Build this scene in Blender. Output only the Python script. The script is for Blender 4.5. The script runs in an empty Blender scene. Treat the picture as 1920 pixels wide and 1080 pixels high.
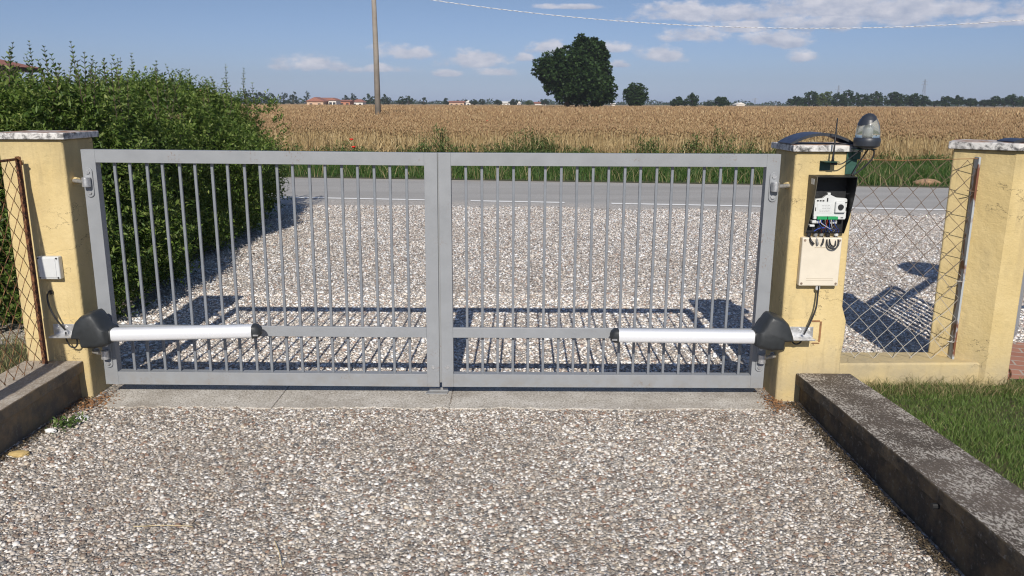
import bpy, math, random
import numpy as np
from mathutils import Vector, Matrix, Euler
HAZE = .00028
random.seed(7); rng = np.random.default_rng(11)
SC = bpy.context.scene; COL = SC.collection
R = math.radians
# ------------------------------------------------------------------ camera
PITCH, ROLL, FPX, EYE = 0.22756, 0.00418, 1496.4, 1.57
fw = Vector((0, math.cos(PITCH), -math.sin(PITCH))); up0 = Vector((0, math.sin(PITCH), math.cos(PITCH))); rt0 = Vector((1, 0, 0))
rt = rt0*math.cos(ROLL)+up0*math.sin(ROLL); upv = up0*math.cos(ROLL)-rt0*math.sin(ROLL)
cd = bpy.data.cameras.new('camera'); cam = bpy.data.objects.new('camera', cd); COL.objects.link(cam)
M = Matrix((rt, upv, -fw)).transposed().to_4x4(); M.translation = (0, 0, EYE); cam.matrix_world = M
cd.sensor_width = 36; cd.lens = FPX/1920*36; cd.clip_start = .05; cd.clip_end = 6000
SC.camera = cam
def ray(x, y): return fw+rt*((x-960)/FPX)+upv*((540-y)/FPX)
def at(x, y, Y):
    d = ray(x, y); return d*(Y/d.y)+Vector((0, 0, EYE))
# ------------------------------------------------------------------ light
SUN_EL, SUN_AZ = R(34.8), R(0.9)     # shadows run away from the camera, a touch to the right
SC.view_settings.view_transform = 'Standard'; SC.view_settings.look = 'None'; SC.view_settings.gamma = 1
SC.view_settings.exposure = 0.0
try: SC.cycles.filter_width = 1.15
except Exception: pass
sl = bpy.data.lights.new('sun', 'SUN'); so = bpy.data.objects.new('sun', sl); COL.objects.link(so)
sl.energy = 4.6; sl.angle = R(.53); sl.color = (1, .945, .86)
sd = Vector((math.sin(SUN_AZ)*math.cos(SUN_EL), math.cos(SUN_AZ)*math.cos(SUN_EL), -math.sin(SUN_EL)))
so.rotation_euler = sd.to_track_quat('-Z', 'Y').to_euler(); so.location = (0, -5, 8)

class NT:
    def __init__(s, tree): s.t = tree; s.n = tree.nodes; s.l = tree.links
    def new(s, typ, **kw):
        n = s.n.new(typ)
        for k, v in kw.items():
            if k.startswith('i_'):
                n.inputs[int(k[2:]) if k[2:].isdigit() else k[2:].replace('_', ' ')].default_value = v
            else: setattr(n, k, v)
        return n
    def link(s, a, b): s.l.new(a, b)
    def inp(s, sock, v):
        if hasattr(v, 'is_output') or hasattr(v, 'links'): s.l.new(v, sock)
        else: sock.default_value = v
    def m(s, op, a, b=0.0, c=None, clamp=False):
        n = s.n.new('ShaderNodeMath'); n.operation = op; n.use_clamp = clamp
        s.inp(n.inputs[0], a); s.inp(n.inputs[1], b)
        if c is not None: s.inp(n.inputs[2], c)
        return n.outputs[0]
    def mix(s, f, a, b, blend='MIX'):
        n = s.n.new('ShaderNodeMix'); n.data_type = 'RGBA'; n.blend_type = blend
        s.inp(n.inputs[0], f)
        s.inp(n.inputs[6], a if not isinstance(a, tuple) or len(a) == 4 else (*a, 1))
        s.inp(n.inputs[7], b if not isinstance(b, tuple) or len(b) == 4 else (*b, 1)); return n.outputs[2]
    def ramp(s, f, stops, interp='LINEAR'):
        n = s.n.new('ShaderNodeValToRGB'); n.color_ramp.interpolation = interp; e = n.color_ramp.elements
        while len(e) < len(stops): e.new(.5)
        for q, (p, c) in zip(e, stops):
            q.position = p; q.color = (*c, 1) if not isinstance(c, float) else (c, c, c, 1)
        s.inp(n.inputs[0], f); return n.outputs[0]
    def maprange(s, v, a, b, c=0.0, d=1.0, smooth=False):
        n = s.n.new('ShaderNodeMapRange')
        if smooth: n.interpolation_type = 'SMOOTHSTEP'
        s.inp(n.inputs[0], v); n.inputs[1].default_value = a; n.inputs[2].default_value = b; n.inputs[3].default_value = c; n.inputs[4].default_value = d
        return n.outputs[0]
    def noise(s, vec, scale, detail=3.0, rough=.5, dist=0.0):
        n = s.n.new('ShaderNodeTexNoise'); n.inputs['Scale'].default_value = scale; n.inputs['Detail'].default_value = detail
        n.inputs['Roughness'].default_value = rough; n.inputs['Distortion'].default_value = dist
        if vec is not None: s.link(vec, n.inputs['Vector'])
        return n
    def mapping(s, vec, scale=(1, 1, 1), loc=(0, 0, 0), rot=(0, 0, 0)):
        n = s.n.new('ShaderNodeMapping'); n.inputs['Scale'].default_value = scale; n.inputs['Location'].default_value = loc; n.inputs['Rotation'].default_value = rot
        s.link(vec, n.inputs['Vector']); return n.outputs[0]
    def voro(s, vec, scale, feature='F1', rand=1.0):
        n = s.n.new('ShaderNodeTexVoronoi'); n.feature = feature; n.inputs['Scale'].default_value = scale; n.inputs['Randomness'].default_value = rand
        s.link(vec, n.inputs['Vector']); return n

W = bpy.data.worlds.new('World'); SC.world = W; W.use_nodes = True
T = NT(W.node_tree); W.node_tree.nodes.clear()
out = T.new('ShaderNodeOutputWorld'); bg = T.new('ShaderNodeBackground'); bg.inputs[1].default_value = .1
sky = T.new('ShaderNodeTexSky', sky_type='NISHITA', sun_disc=False, sun_elevation=SUN_EL, sun_rotation=math.pi+SUN_AZ, altitude=50, air_density=1.1, dust_density=.6, ozone_density=3.0)
tc = T.new('ShaderNodeTexCoord'); sx = T.new('ShaderNodeSeparateXYZ'); T.link(tc.outputs['Generated'], sx.inputs[0])
az = T.m('ARCTAN2', sx.outputs[0], sx.outputs[1]); el = T.m('ARCSINE', sx.outputs[2])
CL = [(1640, 8, 230, 42), (1290, 25, 90, 20), (1390, 22, 130, 22), (1560, 35, 140, 24), (1780, 12, 100, 26), (1310, 66, 70, 17), (1440, 72, 62, 20), (1390, 50, 60, 16), (1240, 102, 50, 18), (1507, 106, 34, 12), (768, 98, 58, 16), (895, 112, 66, 20), (585, 118, 82, 17),
      (1022, 88, 36, 17), (926, 134, 38, 11), (1145, 88, 30, 14), (715, 129, 56, 9), (985, 108, 22, 9), (845, 137, 26, 8), (1160, 120, 20, 8), (1850, 42, 90, 10), (1075, 12, 60, 6)]
cx = T.new('ShaderNodeCombineXYZ'); T.link(az, cx.inputs[0]); T.link(T.m('MULTIPLY', el, 1.9), cx.inputs[1])
nz = T.noise(cx.outputs[0], 26, 8, .6).outputs[0]; nz2 = T.noise(cx.outputs[0], 42, 5, .55).outputs[0]
best = None; shade = None
for (px, py, hw, hh) in CL:
    d = ray(px, py+hh*.3).normalized(); a0 = math.atan2(d.x, d.y); e0 = math.asin(d.z)
    w = hw/FPX*1.12; h = hh/FPX*1.22
    dx = T.m('DIVIDE', T.m('SUBTRACT', az, a0), w); dy = T.m('DIVIDE', T.m('SUBTRACT', el, e0), h)
    dy2 = T.m('MAXIMUM', dy, T.m('MULTIPLY', dy, -2.2))
    r = T.m('SUBTRACT', 1.0, T.m('SQRT', T.m('ADD', T.m('MULTIPLY', dx, dx), T.m('MULTIPLY', dy2, dy2))))
    s_ = T.m('ADD', T.m('MULTIPLY', dy, .45), .72)
    if best is None: best, shade = r, s_
    else:
        g = T.m('GREATER_THAN', r, best)
        shade = T.m('ADD', T.m('MULTIPLY', g, s_), T.m('MULTIPLY', T.m('SUBTRACT', 1.0, g), shade))
        best = T.m('MAXIMUM', best, r)
dens = T.maprange(T.m('ADD', best, T.m('MULTIPLY', T.m('SUBTRACT', nz, .5), 2.9)), -.10, .62, 0, 1, True)
tex = T.m('ADD', T.m('MULTIPLY', shade, .7), T.m('MULTIPLY', T.m('SUBTRACT', nz2, .5), 1.6), clamp=True)
ccol = T.mix(tex, (3.1, 3.7, 5.1), (7.6, 7.4, 7.9))
# thin bluish air over the physical sky, deeper towards the zenith
tint = T.ramp(T.maprange(el, 0, 1.2), [(0, (.60, .74, 1.34)), (.012, (.55, .68, 1.18)), (.024, (.50, .61, 1.02)), (.10, (.52, .555, .745)), (.3, (.66, .68, .80)), (1, (.8, .8, .85))])
skyc = T.mix(1.0, sky.outputs[0], tint, 'MULTIPLY')
fin = T.mix(T.m('MULTIPLY', dens, .9), skyc, ccol)
T.link(fin, bg.inputs[0]); T.link(bg.outputs[0], out.inputs[0])

# ------------------------------------------------------------------ materials
def mat(name, col=(.5, .5, .5), rough=.6, metal=0., build=None):
    m = bpy.data.materials.new(name); m.use_nodes = True; t = NT(m.node_tree); b = m.node_tree.nodes['Principled BSDF']
    b.inputs['Base Color'].default_value = (*col, 1); b.inputs['Roughness'].default_value = rough; b.inputs['Metallic'].default_value = metal
    if build: build(t, b)
    return m
def obj_vec(t): return t.new('ShaderNodeTexCoord').outputs['Object']
def pos(t): return t.new('ShaderNodeNewGeometry').outputs['Position']
def bump(t, b, h, dist=.002, strength=1.0):
    n = t.new('ShaderNodeBump'); n.inputs['Distance'].default_value = dist; n.inputs['Strength'].default_value = strength
    t.link(h, n.inputs['Height']); t.link(n.outputs[0], b.inputs['Normal'])
def simple_var(c, rough=.6, metal=0., amt=.15, scale=30., bd=0., streak=None):
    def f(t, b):
        p = pos(t)
        if streak: p = t.mapping(p, streak)
        n = t.noise(p, scale, 5, .6)
        v = t.maprange(n.outputs[0], .3, .7, 1-amt, 1+amt)
        hs = t.new('ShaderNodeHueSaturation'); hs.inputs['Color'].default_value = (*c, 1); t.link(v, hs.inputs['Value']); t.link(hs.outputs[0], b.inputs['Base Color'])
        t.link(t.maprange(n.outputs[0], .3, .7, rough-.08, rough+.08), b.inputs['Roughness'])
        if bd: bump(t, b, n.outputs[0], bd)
    return f
def paint_worn(c, rough, metal):
    def f(t, b):
        simple_var(c, rough, metal, .06, 9, .0003)(t, b)
        p = pos(t); m1 = t.maprange(t.noise(p, 5.5, 3).outputs[0], .60, .68); m2 = t.maprange(t.noise(p, 90, 4, .7).outputs[0], .55, .66); src = b.inputs['Base Color'].links[0].from_socket
        c2 = t.mix(t.m('MULTIPLY', t.m('MULTIPLY', m1, m2), .75), src, (.17, .10, .06))
        dz = t.new('ShaderNodeSeparateXYZ'); t.link(p, dz.inputs[0]); d_ = t.m('MULTIPLY', t.maprange(dz.outputs[2], .16, .06), t.maprange(t.noise(p, 20, 5, .7).outputs[0], .42, .62)); c2 = t.mix(t.m('MULTIPLY', d_, .4), c2, (.22, .19, .15))
        t.link(c2, b.inputs['Base Color'])
    return f
MT = {}
def dm(key, c, rough=.6, metal=0., amt=.12, scale=30., bd=0., streak=None): MT[key] = mat(key, c, rough, metal, simple_var(c, rough, metal, amt, scale, bd, streak))
dm('gate_paint', (.262, .272, .283), .5, 0.2, .05, 9, .0003, (4, 4, 4))
dm('gate_paint_rail', (.262, .272, .283), .5, 0.2, .06, 9, .0003, (1, 4, 8))
dm('bar_paint', (.215, .23, .25), .5, 0.2, .08, 20)
dm('black_plastic', (.012, .0125, .014), .55, 0, .2, 60, .0004)
dm('housing_plastic', (.028, .031, .033), .5, 0, .15, 40, .0005)
dm('dark_grey_plastic', (.03, .035, .045), .4, 0, .1, 20)
dm('navy_plastic', (.03, .035, .06), .38, 0, .1, 20)
dm('olive_grey_plastic', (.11, .095, .07), .55, 0, .1, 20)
dm('white_plastic', (.60, .61, .60), .45, 0, .04, 20)
dm('cream_plastic', (.68, .61, .49), .5, 0, .05, 12)
dm('cream_shade', (.45, .38, .28), .6)
dm('zinc', (.62, .62, .62), .38, .75, .15, 60, .0002)
dm('rusty_zinc', (.32, .24, .18), .6, .5, .3, 60, .0004)
dm('cable_black', (.018, .018, .02), .5)
dm('cable_grey', (.22, .22, .21), .5)
dm('wire_blue', (.02, .06, .35), .5); dm('wire_red', (.4, .04, .02), .5); dm('wire_brown', (.12, .06, .03), .5)
dm('terminal_green', (.02, .30, .10), .45)
dm('green_paint', (.022, .075, .055), .5, 0, .2, 30)
dm('red_tile', (.30, .125, .085), .8, 0, .2, 3); dm('peach_wall', (.58, .40, .27), .8, 0, .06, 1); dm('white_wall', (.72, .69, .63), .8, 0, .06, 1)
dm('brick_wall', (.45, .2, .12), .8, 0, .06, 1); dm('window_dark', (.03, .035, .04), .2); dm('brown_eave', (.045, .03, .02), .8)
dm('pole_concrete', (.25, .22, .185), .85, 0, .2, 2.0); dm('white_rope', (.75, .75, .75), .6); dm('rope_grey', (.42, .43, .45), .6); dm('pylon_steel', (.25, .28, .33), .7)
dm('poppy_red', (.75, .03, .01), .6); dm('stem_green', (.06, .14, .03), .7)
dm('bark', (.09, .065, .045), .9, 0, .2, 8); dm('straw', (.65, .52, .28), .6); dm('clod', (.30, .19, .11), .95, 0, .3, 14, .01)
dm('tile_yellow', (.5, .36, .15), .8, 0, .2, 20); dm('white_stone', (.7, .7, .68), .7)

for k_ in ('gate_paint', 'gate_paint_rail'): MT[k_] = mat(k_, build=paint_worn((.262, .272, .283), .5, .2))
def ally(t, b):   # brushed aluminium profile
    b.inputs['Base Color'].default_value = (.84, .85, .87, 1); b.inputs['Metallic'].default_value = .35
    p = t.mapping(pos(t), (.4, 30, 30)); n = t.noise(p, 6, 3)
    t.link(t.maprange(n.outputs[0], .3, .7, .40, .46), b.inputs['Roughness'])
MT['aluminium'] = mat('aluminium', build=ally)

def stucco(t, b):
    p = pos(t)
    big = t.noise(p, 3.2, 6, .62).outputs[0]; mid = t.noise(t.mapping(p, (1, 1, .35)), 12, 6, .65).outputs[0]; fine = t.noise(p, 120, 4, .6).outputs[0]
    c = t.mix(t.maprange(big, .35, .65), (.57, .435, .20), (.66, .52, .265))
    stain = t.m('MULTIPLY', t.maprange(mid, .52, .72), t.maprange(t.noise(p, 2.1, 3).outputs[0], .42, .6))
    c = t.mix(t.m('MULTIPLY', stain, .55), c, (.24, .19, .11))
    sp = t.maprange(t.noise(p, 55, 3, .7).outputs[0], .66, .74)
    c = t.mix(t.m('MULTIPLY', sp, .5), c, (.20, .15, .08))
    sz = t.new('ShaderNodeSeparateXYZ'); t.link(p, sz.inputs[0])
    z = sz.outputs[2]
    rise = t.m('ADD', z, t.m('MULTIPLY', t.m('SUBTRACT', mid, .5), .35))
    damp = t.m('MULTIPLY', t.maprange(rise, .38, .12), t.maprange(big, .38, .62, .15, .75))
    c = t.mix(damp, c, (.33, .28, .19))
    drip = t.m('MULTIPLY', t.maprange(t.m('ADD', z, t.m('MULTIPLY', t.m('SUBTRACT', mid, .5), .5)), 1.16, 1.36), .5)
    c = t.mix(drip, c, (.36, .29, .15))
    b.inputs['Roughness'].default_value = .9
    stv = t.noise(t.mapping(p, (1, 1, .10)), 17, 4, .6).outputs[0]; stm = t.m('MULTIPLY', t.maprange(stv, .54, .68), t.maprange(t.noise(p, 1.7, 3).outputs[0], .42, .60)); c = t.mix(t.m('MULTIPLY', stm, .42), c, (.27, .21, .12))
    ck = t.maprange(t.m('ABSOLUTE', t.m('SUBTRACT', t.noise(t.mapping(p, (1, 1, 1.6)), 5, 5, .6).outputs[0], .5)), .0015, .006, 1, 0); ck = t.m('MULTIPLY', ck, t.maprange(t.noise(p, 2.3, 2).outputs[0], .57, .61)); c = t.mix(t.m('MULTIPLY', ck, .8), c, (.12, .09, .05))
    t.link(c, b.inputs['Base Color'])
    vc = t.noise(p, 9, 2, .5, 3.0).outputs[0]
    crack = t.maprange(t.m('ABSOLUTE', t.m('SUBTRACT', vc, .5)), 0, .012, -1.2, 0)
    h = t.m('ADD', t.m('ADD', t.m('MULTIPLY', fine, .35), t.m('MULTIPLY', t.noise(p, 28, 5, .6).outputs[0], 1.2)), t.m('MULTIPLY', crack, .0))
    bump(t, b, h, .0038)
MT['stucco'] = mat('stucco', build=stucco)

def marble(t, b):
    p = pos(t); n = t.noise(p, 22, 7, .72, .6).outputs[0]
    c = t.ramp(n, [(.36, (.07, .068, .065)), (.45, (.30, .29, .28)), (.52, (.60, .58, .55)), (.7, (.72, .70, .67))])
    g = t.new('ShaderNodeNewGeometry'); s = t.new('ShaderNodeSeparateXYZ'); t.link(g.outputs['Normal'], s.inputs[0])
    lich = t.m('MULTIPLY', t.maprange(s.outputs[2], .6, .9), t.maprange(t.noise(p, 14, 5).outputs[0], .4, .6))
    c = t.mix(lich, c, (.30, .14, .06)); t.link(c, b.inputs['Base Color']); b.inputs['Roughness'].default_value = .8; bump(t, b, n, .003)
MT['marble'] = mat('marble', build=marble)

def conc(base, dark, light, amt_light, sk=1.0):
    def f(t, b):
        p = pos(t); g = t.new('ShaderNodeNewGeometry'); s = t.new('ShaderNodeSeparateXYZ'); t.link(g.outputs['Normal'], s.inputs[0])
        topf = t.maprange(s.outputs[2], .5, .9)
        big = t.noise(p, 3.0, 6, .65).outputs[0]
        c = t.mix(t.maprange(big, .35, .65), dark, base)
        st = t.noise(t.mapping(p, (1, .5, 1), rot=(0, 0, R(35))), 110, 5, .75).outputs[0]
        patch = t.maprange(t.noise(p, 4.5, 4).outputs[0], .36, .68, -.05, .10)
        sel = t.maprange(t.m('ADD', st, patch), .53, .58)
        sel = t.m('MULTIPLY', sel, t.m('ADD', t.m('MULTIPLY', topf, amt_light), .08))
        c = t.mix(sel, c, light)
        # sides: greenish black algae with brown patches
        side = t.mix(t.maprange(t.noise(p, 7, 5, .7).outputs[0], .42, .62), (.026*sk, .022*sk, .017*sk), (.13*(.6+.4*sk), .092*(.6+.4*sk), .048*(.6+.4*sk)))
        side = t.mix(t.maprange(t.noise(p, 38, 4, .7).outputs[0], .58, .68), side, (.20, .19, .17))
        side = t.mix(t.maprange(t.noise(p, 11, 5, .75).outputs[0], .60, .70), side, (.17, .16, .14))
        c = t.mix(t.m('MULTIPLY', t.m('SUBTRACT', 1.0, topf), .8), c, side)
        t.link(c, b.inputs['Base Color']); b.inputs['Roughness'].default_value = .92
        bump(t, b, t.m('ADD', st, t.noise(p, 25, 4).outputs[0]), .006)
    return f
MT['curb_dark'] = mat('curb_dark', build=conc((.145, .115, .09), (.085, .067, .05), (.50, .455, .39), .95, 1.5))
MT['curb_light'] = mat('curb_light', build=conc((.42, .355, .28), (.27, .22, .17), (.55, .50, .43), .6, 3.6))
def conc_plain(t, b):
    p = pos(t); n = t.noise(p, 5, 6, .65).outputs[0]; f = t.noise(p, 110, 5, .7).outputs[0]
    c = t.mix(t.maprange(n, .35, .65), (.42, .38, .32), (.58, .54, .475)); c = t.mix(t.maprange(f, .54, .62), c, (.20, .17, .13)); c = t.mix(t.maprange(f, .45, .36), c, (.74, .70, .64)); c = t.mix(t.maprange(t.noise(p, 2.2, 5, .7).outputs[0], .48, .7, 0, .55), c, (.24, .20, .155))
    t.link(c, b.inputs['Base Color']); b.inputs['Roughness'].default_value = .92; bump(t, b, f, .004)
MT['threshold'] = mat('threshold', build=conc_plain)
PEB = [(0, (.66, .61, .55)), (.15, (.40, .34, .28)), (.29, (.20, .155, .12)), (.41, (.50, .44, .375)), (.52, (.76, .72, .66)), (.63, (.13, .125, .12)), (.71, (.33, .30, .26)), (.81, (.27, .17, .12)), (.88, (.56, .48, .38)), (.95, (.84, .81, .76))]
def gravel(t, b):
    p = t.new('ShaderNodeTexCoord').outputs['Object']
    wob = t.noise(p, 40, 2).outputs[1]; pv = t.mix(.012, p, wob, 'ADD')
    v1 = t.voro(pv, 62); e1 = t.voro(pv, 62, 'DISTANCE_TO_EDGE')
    v2 = t.voro(pv, 110); 
    rs = t.new('ShaderNodeSeparateColor'); t.link(v1.outputs['Color'], rs.inputs[0])
    c = t.ramp(rs.outputs[0], PEB, 'CONSTANT')
    c2 = t.noise(p, 300, 3).outputs[0]; c = t.mix(.35, c, t.ramp(c2, [(.3, .3), (.7, .8)]), 'OVERLAY')
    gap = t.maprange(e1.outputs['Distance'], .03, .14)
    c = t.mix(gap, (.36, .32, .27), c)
    pat = t.noise(p, 1.1, 5, .6).outputs[0]
    c = t.mix(t.maprange(pat, .42, .68, 0, .38), c, (.25, .20, .155))
    t.link(c, b.inputs['Base Color']); b.inputs['Roughness'].default_value = .75
    h = t.m('ADD', t.m('MULTIPLY', t.maprange(e1.outputs['Distance'], 0, .35), 1.0), t.m('MULTIPLY', rs.outputs[1], .6))
    bump(t, b, h, .005)
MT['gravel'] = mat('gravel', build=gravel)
def pebble(t, b):
    g = t.new('ShaderNodeNewGeometry'); r = g.outputs['Random Per Island']
    c = t.ramp(r, PEB, 'CONSTANT'); n = t.noise(g.outputs['Position'], 260, 3).outputs[0]
    c = t.mix(.3, c, t.ramp(n, [(.3, .3), (.7, .75)]), 'OVERLAY')
    pat = t.noise(g.outputs['Position'], 1.1, 5, .6).outputs[0]
    c = t.mix(t.maprange(pat, .44, .70, 0, .38), c, (.24, .195, .15))
    t.link(c, b.inputs['Base Color']); b.inputs['Roughness'].default_value = .55
MT['pebble'] = mat('pebble', build=pebble)
def pebble_pale(t, b):
    g = t.new('ShaderNodeNewGeometry'); pal = [(p_, tuple(min(.86, x*1.12+.10) for x in c_)) for p_, c_ in PEB]
    c = t.ramp(g.outputs['Random Per Island'], pal, 'CONSTANT')
    pat = t.noise(g.outputs['Position'], .7, 5, .65).outputs[0]; c = t.mix(t.maprange(pat, .48, .70, 0, .35), c, (.36, .30, .24))
    t.link(c, b.inputs['Base Color']); b.inputs['Roughness'].default_value = .6
MT['pebble_pale'] = mat('pebble_pale', build=pebble_pale)
def asphalt(t, b):
    p = pos(t); n = t.noise(p, 160, 4, .7).outputs[0]; big = t.noise(t.mapping(p, (.15, 1, 1), rot=(0, 0, R(7))), 1.6, 4).outputs[0]
    c = t.mix(t.maprange(n, .35, .65), (.27, .26, .24), (.50, .48, .45)); c = t.mix(t.maprange(big, .4, .65, 0, .5), c, (.27, .255, .235))
    sp_ = t.new('ShaderNodeSeparateXYZ'); t.link(p, sp_.inputs[0]); yy_ = t.m('ADD', t.m('ADD', sp_.outputs[1], t.m('MULTIPLY', sp_.outputs[0], .123)), t.m('MULTIPLY', t.m('SUBTRACT', t.noise(p, 2.2, 5).outputs[0], .5), .5))
    gr = t.ramp(t.noise(p, 45, 3, .7).outputs[0], [(.35, (.26, .23, .20)), (.55, (.50, .46, .41)), (.68, (.70, .67, .62))])
    c = t.mix(t.maprange(yy_, 13.25, 12.75, 0, .8), c, gr)
    edge = t.maprange(yy_, 16.35, 16.75, 0, .6); c = t.mix(edge, c, (.40, .35, .27))
    t.link(c, b.inputs['Base Color']); b.inputs['Roughness'].default_value = .85; bump(t, b, n, .004)
MT['asphalt'] = mat('asphalt', build=asphalt)
def paintl(t, b):
    p = pos(t); n = t.noise(p, 9, 6, .75).outputs[0]
    c = t.mix(t.maprange(n, .56, .68), (.84, .83, .80), (.45, .43, .40)); t.link(c, b.inputs['Base Color']); b.inputs['Roughness'].default_value = .8
MT['road_paint'] = mat('road_paint', build=paintl)
def earth(c1, c2, sc=3.0, bd=.02):
    def f(t, b):
        p = pos(t); n = t.noise(p, sc, 6, .7).outputs[0]; t.link(t.mix(t.maprange(n, .35, .65), c1, c2), b.inputs['Base Color']); b.inputs['Roughness'].default_value = .95
        bump(t, b, t.noise(p, sc*8, 5, .7).outputs[0], bd)
    return f
MT['ground'] = mat('ground', build=earth((.20, .15, .09), (.12, .12, .05)))
MT['lawn_soil'] = mat('lawn_soil', build=earth((.05, .075, .02), (.13, .105, .055), 12))
MT['verge_soil'] = mat('verge_soil', build=earth((.04, .07, .015), (.09, .08, .04), 6))
MT['field_soil'] = mat('field_soil', build=earth((.16, .10, .055), (.22, .15, .08), 3))
def canopy(t, b):
    p = pos(t); n = t.noise(t.mapping(p, (1, .45, 1)), 5, 8, .8).outputs[0]; big = t.noise(t.mapping(p, (.2, 1, 1)), .06, 4).outputs[0]
    c = t.mix(t.maprange(n, .35, .65), (.22, .13, .06), (.44, .30, .15)); c = t.mix(t.maprange(big, .4, .6, 0, .35), c, (.42, .30, .17))
    t.link(c, b.inputs['Base Color']); b.inputs['Roughness'].default_value = .9; bump(t, b, n, .25)
MT['wheat_canopy'] = mat('wheat_canopy', build=canopy)
def island(stops, rough=.55, trans=.25, patch=None, spec=.35):
    def f(t, b):
        g = t.new('ShaderNodeNewGeometry'); c = t.ramp(g.outputs['Random Per Island'], stops)
        if patch:
            n = t.noise(g.outputs['Position'], patch[0], 3).outputs[0]
            c = t.mix(t.maprange(n, .4, .62, 0, patch[2]), c, patch[1])
        t.link(c, b.inputs['Base Color']); b.inputs['Roughness'].default_value = rough; b.inputs['Specular IOR Level'].default_value = spec
        if trans:
            o = [n for n in t.n if n.type == 'OUTPUT_MATERIAL'][0]
            tr = t.new('ShaderNodeBsdfTranslucent'); t.link(c, tr.inputs[0]); mx = t.new('ShaderNodeMixShader'); mx.inputs[0].default_value = trans
            t.link(b.outputs[0], mx.inputs[1]); t.link(tr.outputs[0], mx.inputs[2]); t.link(mx.outputs[0], o.inputs[0])
    return f
MT['hedge_leaf'] = mat('hedge_leaf', build=island([(0, (.045, .090, .014)), (.35, (.10, .165, .028)), (.75, (.185, .26, .052)), (1, (.32, .37, .11))], .5, .38, (1.6, (.06, .11, .02), .4)))
MT['grass'] = mat('grass', build=island([(0, (.08, .15, .028)), (.6, (.15, .235, .05)), (.9, (.21, .29, .08)), (1, (.38, .33, .16))], .6, .3, (2.5, (.10, .13, .04), .3)))
MT['dry_grass'] = mat('dry_grass', build=island([(0, (.10, .14, .035)), (.5, (.25, .22, .10)), (1, (.42, .34, .18))], .7, .25))
MT['verge_grass'] = mat('verge_grass', build=island([(0, (.03, .075, .012)), (.6, (.055, .125, .022)), (1, (.12, .18, .045))], .6, .3, (.5, (.05, .10, .02), .4)))
MT['weed'] = mat('weed', build=island([(0, (.06, .11, .025)), (.6, (.12, .185, .05)), (1, (.22, .27, .10))], .6, .25))
MT['wheat_stalk'] = mat('wheat_stalk', build=island([(0, (.36, .25, .12)), (.5, (.52, .38, .19)), (1, (.68, .55, .32))], .6, .2, spec=.2))
MT['wheat_ear'] = mat('wheat_ear', build=island([(0, (.27, .165, .085)), (.5, (.40, .26, .135)), (.85, (.52, .36, .19)), (1, (.66, .50, .29))], .7, .15, (.12, (.36, .235, .13), .55), .15))
def tree_mat(k, a, c_): MT[k] = mat(k, build=island([(0, a), (.7, c_), (1, tuple(x*1.4 for x in c_))], .6, .2, spec=.2))
MT['dirt'] = mat('dirt', build=island([(0, (.03, .026, .018)), (.7, (.075, .055, .035)), (1, (.16, .12, .07))], .95, 0))
tree_mat('crown_dark', (.014, .034, .010), (.036, .068, .018)); tree_mat('crown_mid', (.018, .036, .012), (.04, .072, .022)); tree_mat('crown_light', (.05, .085, .02), (.10, .14, .03))
tree_mat('crown_far', (.022, .040, .020), (.045, .070, .038))
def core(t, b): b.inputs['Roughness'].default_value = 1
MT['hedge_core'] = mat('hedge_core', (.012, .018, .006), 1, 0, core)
def rust(t, b):
    p = pos(t); n = t.noise(p, 45, 5, .7).outputs[0]; t.link(t.mix(t.maprange(n, .4, .6), (.045, .018, .010), (.19, .075, .03)), b.inputs['Base Color']); b.inputs['Roughness'].default_value = .9; bump(t, b, n, .002)
MT['rust'] = mat('rust', build=rust)
def rustw(t, b):
    p = pos(t); s = t.new('ShaderNodeSeparateXYZ'); t.link(p, s.inputs[0]); n = t.noise(p, 14, 4, .6).outputs[0]
    zz = t.m('ADD', s.outputs[2], t.m('MULTIPLY', t.m('SUBTRACT', n, .5), .7))
    c = t.mix(t.maprange(zz, .35, .8), (.50, .47, .42), (.15, .10, .065)); t.link(c, b.inputs['Base Color']); b.inputs['Roughness'].default_value = .6
MT['mesh_wire'] = mat('mesh_wire', build=rustw)
dm('rust_wire', (.26, .13, .055), .8, 0, .3, 40)
def postm(t, b):
    p = pos(t); n = t.noise(t.mapping(p, (1, 1, .4)), 12, 4, .6).outputs[0]
    c = t.mix(t.maprange(n, .50, .56), (.40, .42, .43), (.17, .065, .035)); t.link(c, b.inputs['Base Color']); b.inputs['Roughness'].default_value = .5; bump(t, b, n, .002)
MT['grey_rusty_post'] = mat('grey_rusty_post', build=postm)
def bricks(t, b):
    p = t.mapping(pos(t), (1, 1, 1), rot=(0, 0, R(20))); n = t.new('ShaderNodeTexBrick'); t.link(p, n.inputs[0]); n.inputs['Scale'].default_value = 1; n.inputs['Brick Width'].default_value = .2; n.inputs['Row Height'].default_value = .1; n.inputs['Mortar Size'].default_value = .006
    n.inputs['Color1'].default_value = (.33, .14, .09, 1); n.inputs['Color2'].default_value = (.42, .21, .14, 1); n.inputs['Mortar'].default_value = (.4, .34, .28, 1)
    t.link(n.outputs[0], b.inputs['Base Color']); b.inputs['Roughness'].default_value = .9
MT['brick_paving'] = mat('brick_paving', build=bricks)
def lens(t, b):
    b.inputs['Base Color'].default_value = (.74, .76, .70, 1); b.inputs['Transmission Weight'].default_value = .85; b.inputs['Roughness'].default_value = .12; b.inputs['IOR'].default_value = 1.25
    wv = t.new('ShaderNodeTexWave', wave_type='RINGS', rings_direction='Z'); wv.inputs['Scale'].default_value = 0
MT['smoked_lens'] = mat('smoked_lens', build=lens)
MT['bulb'] = mat('bulb', (.55, .57, .58), .3, .3)

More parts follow.
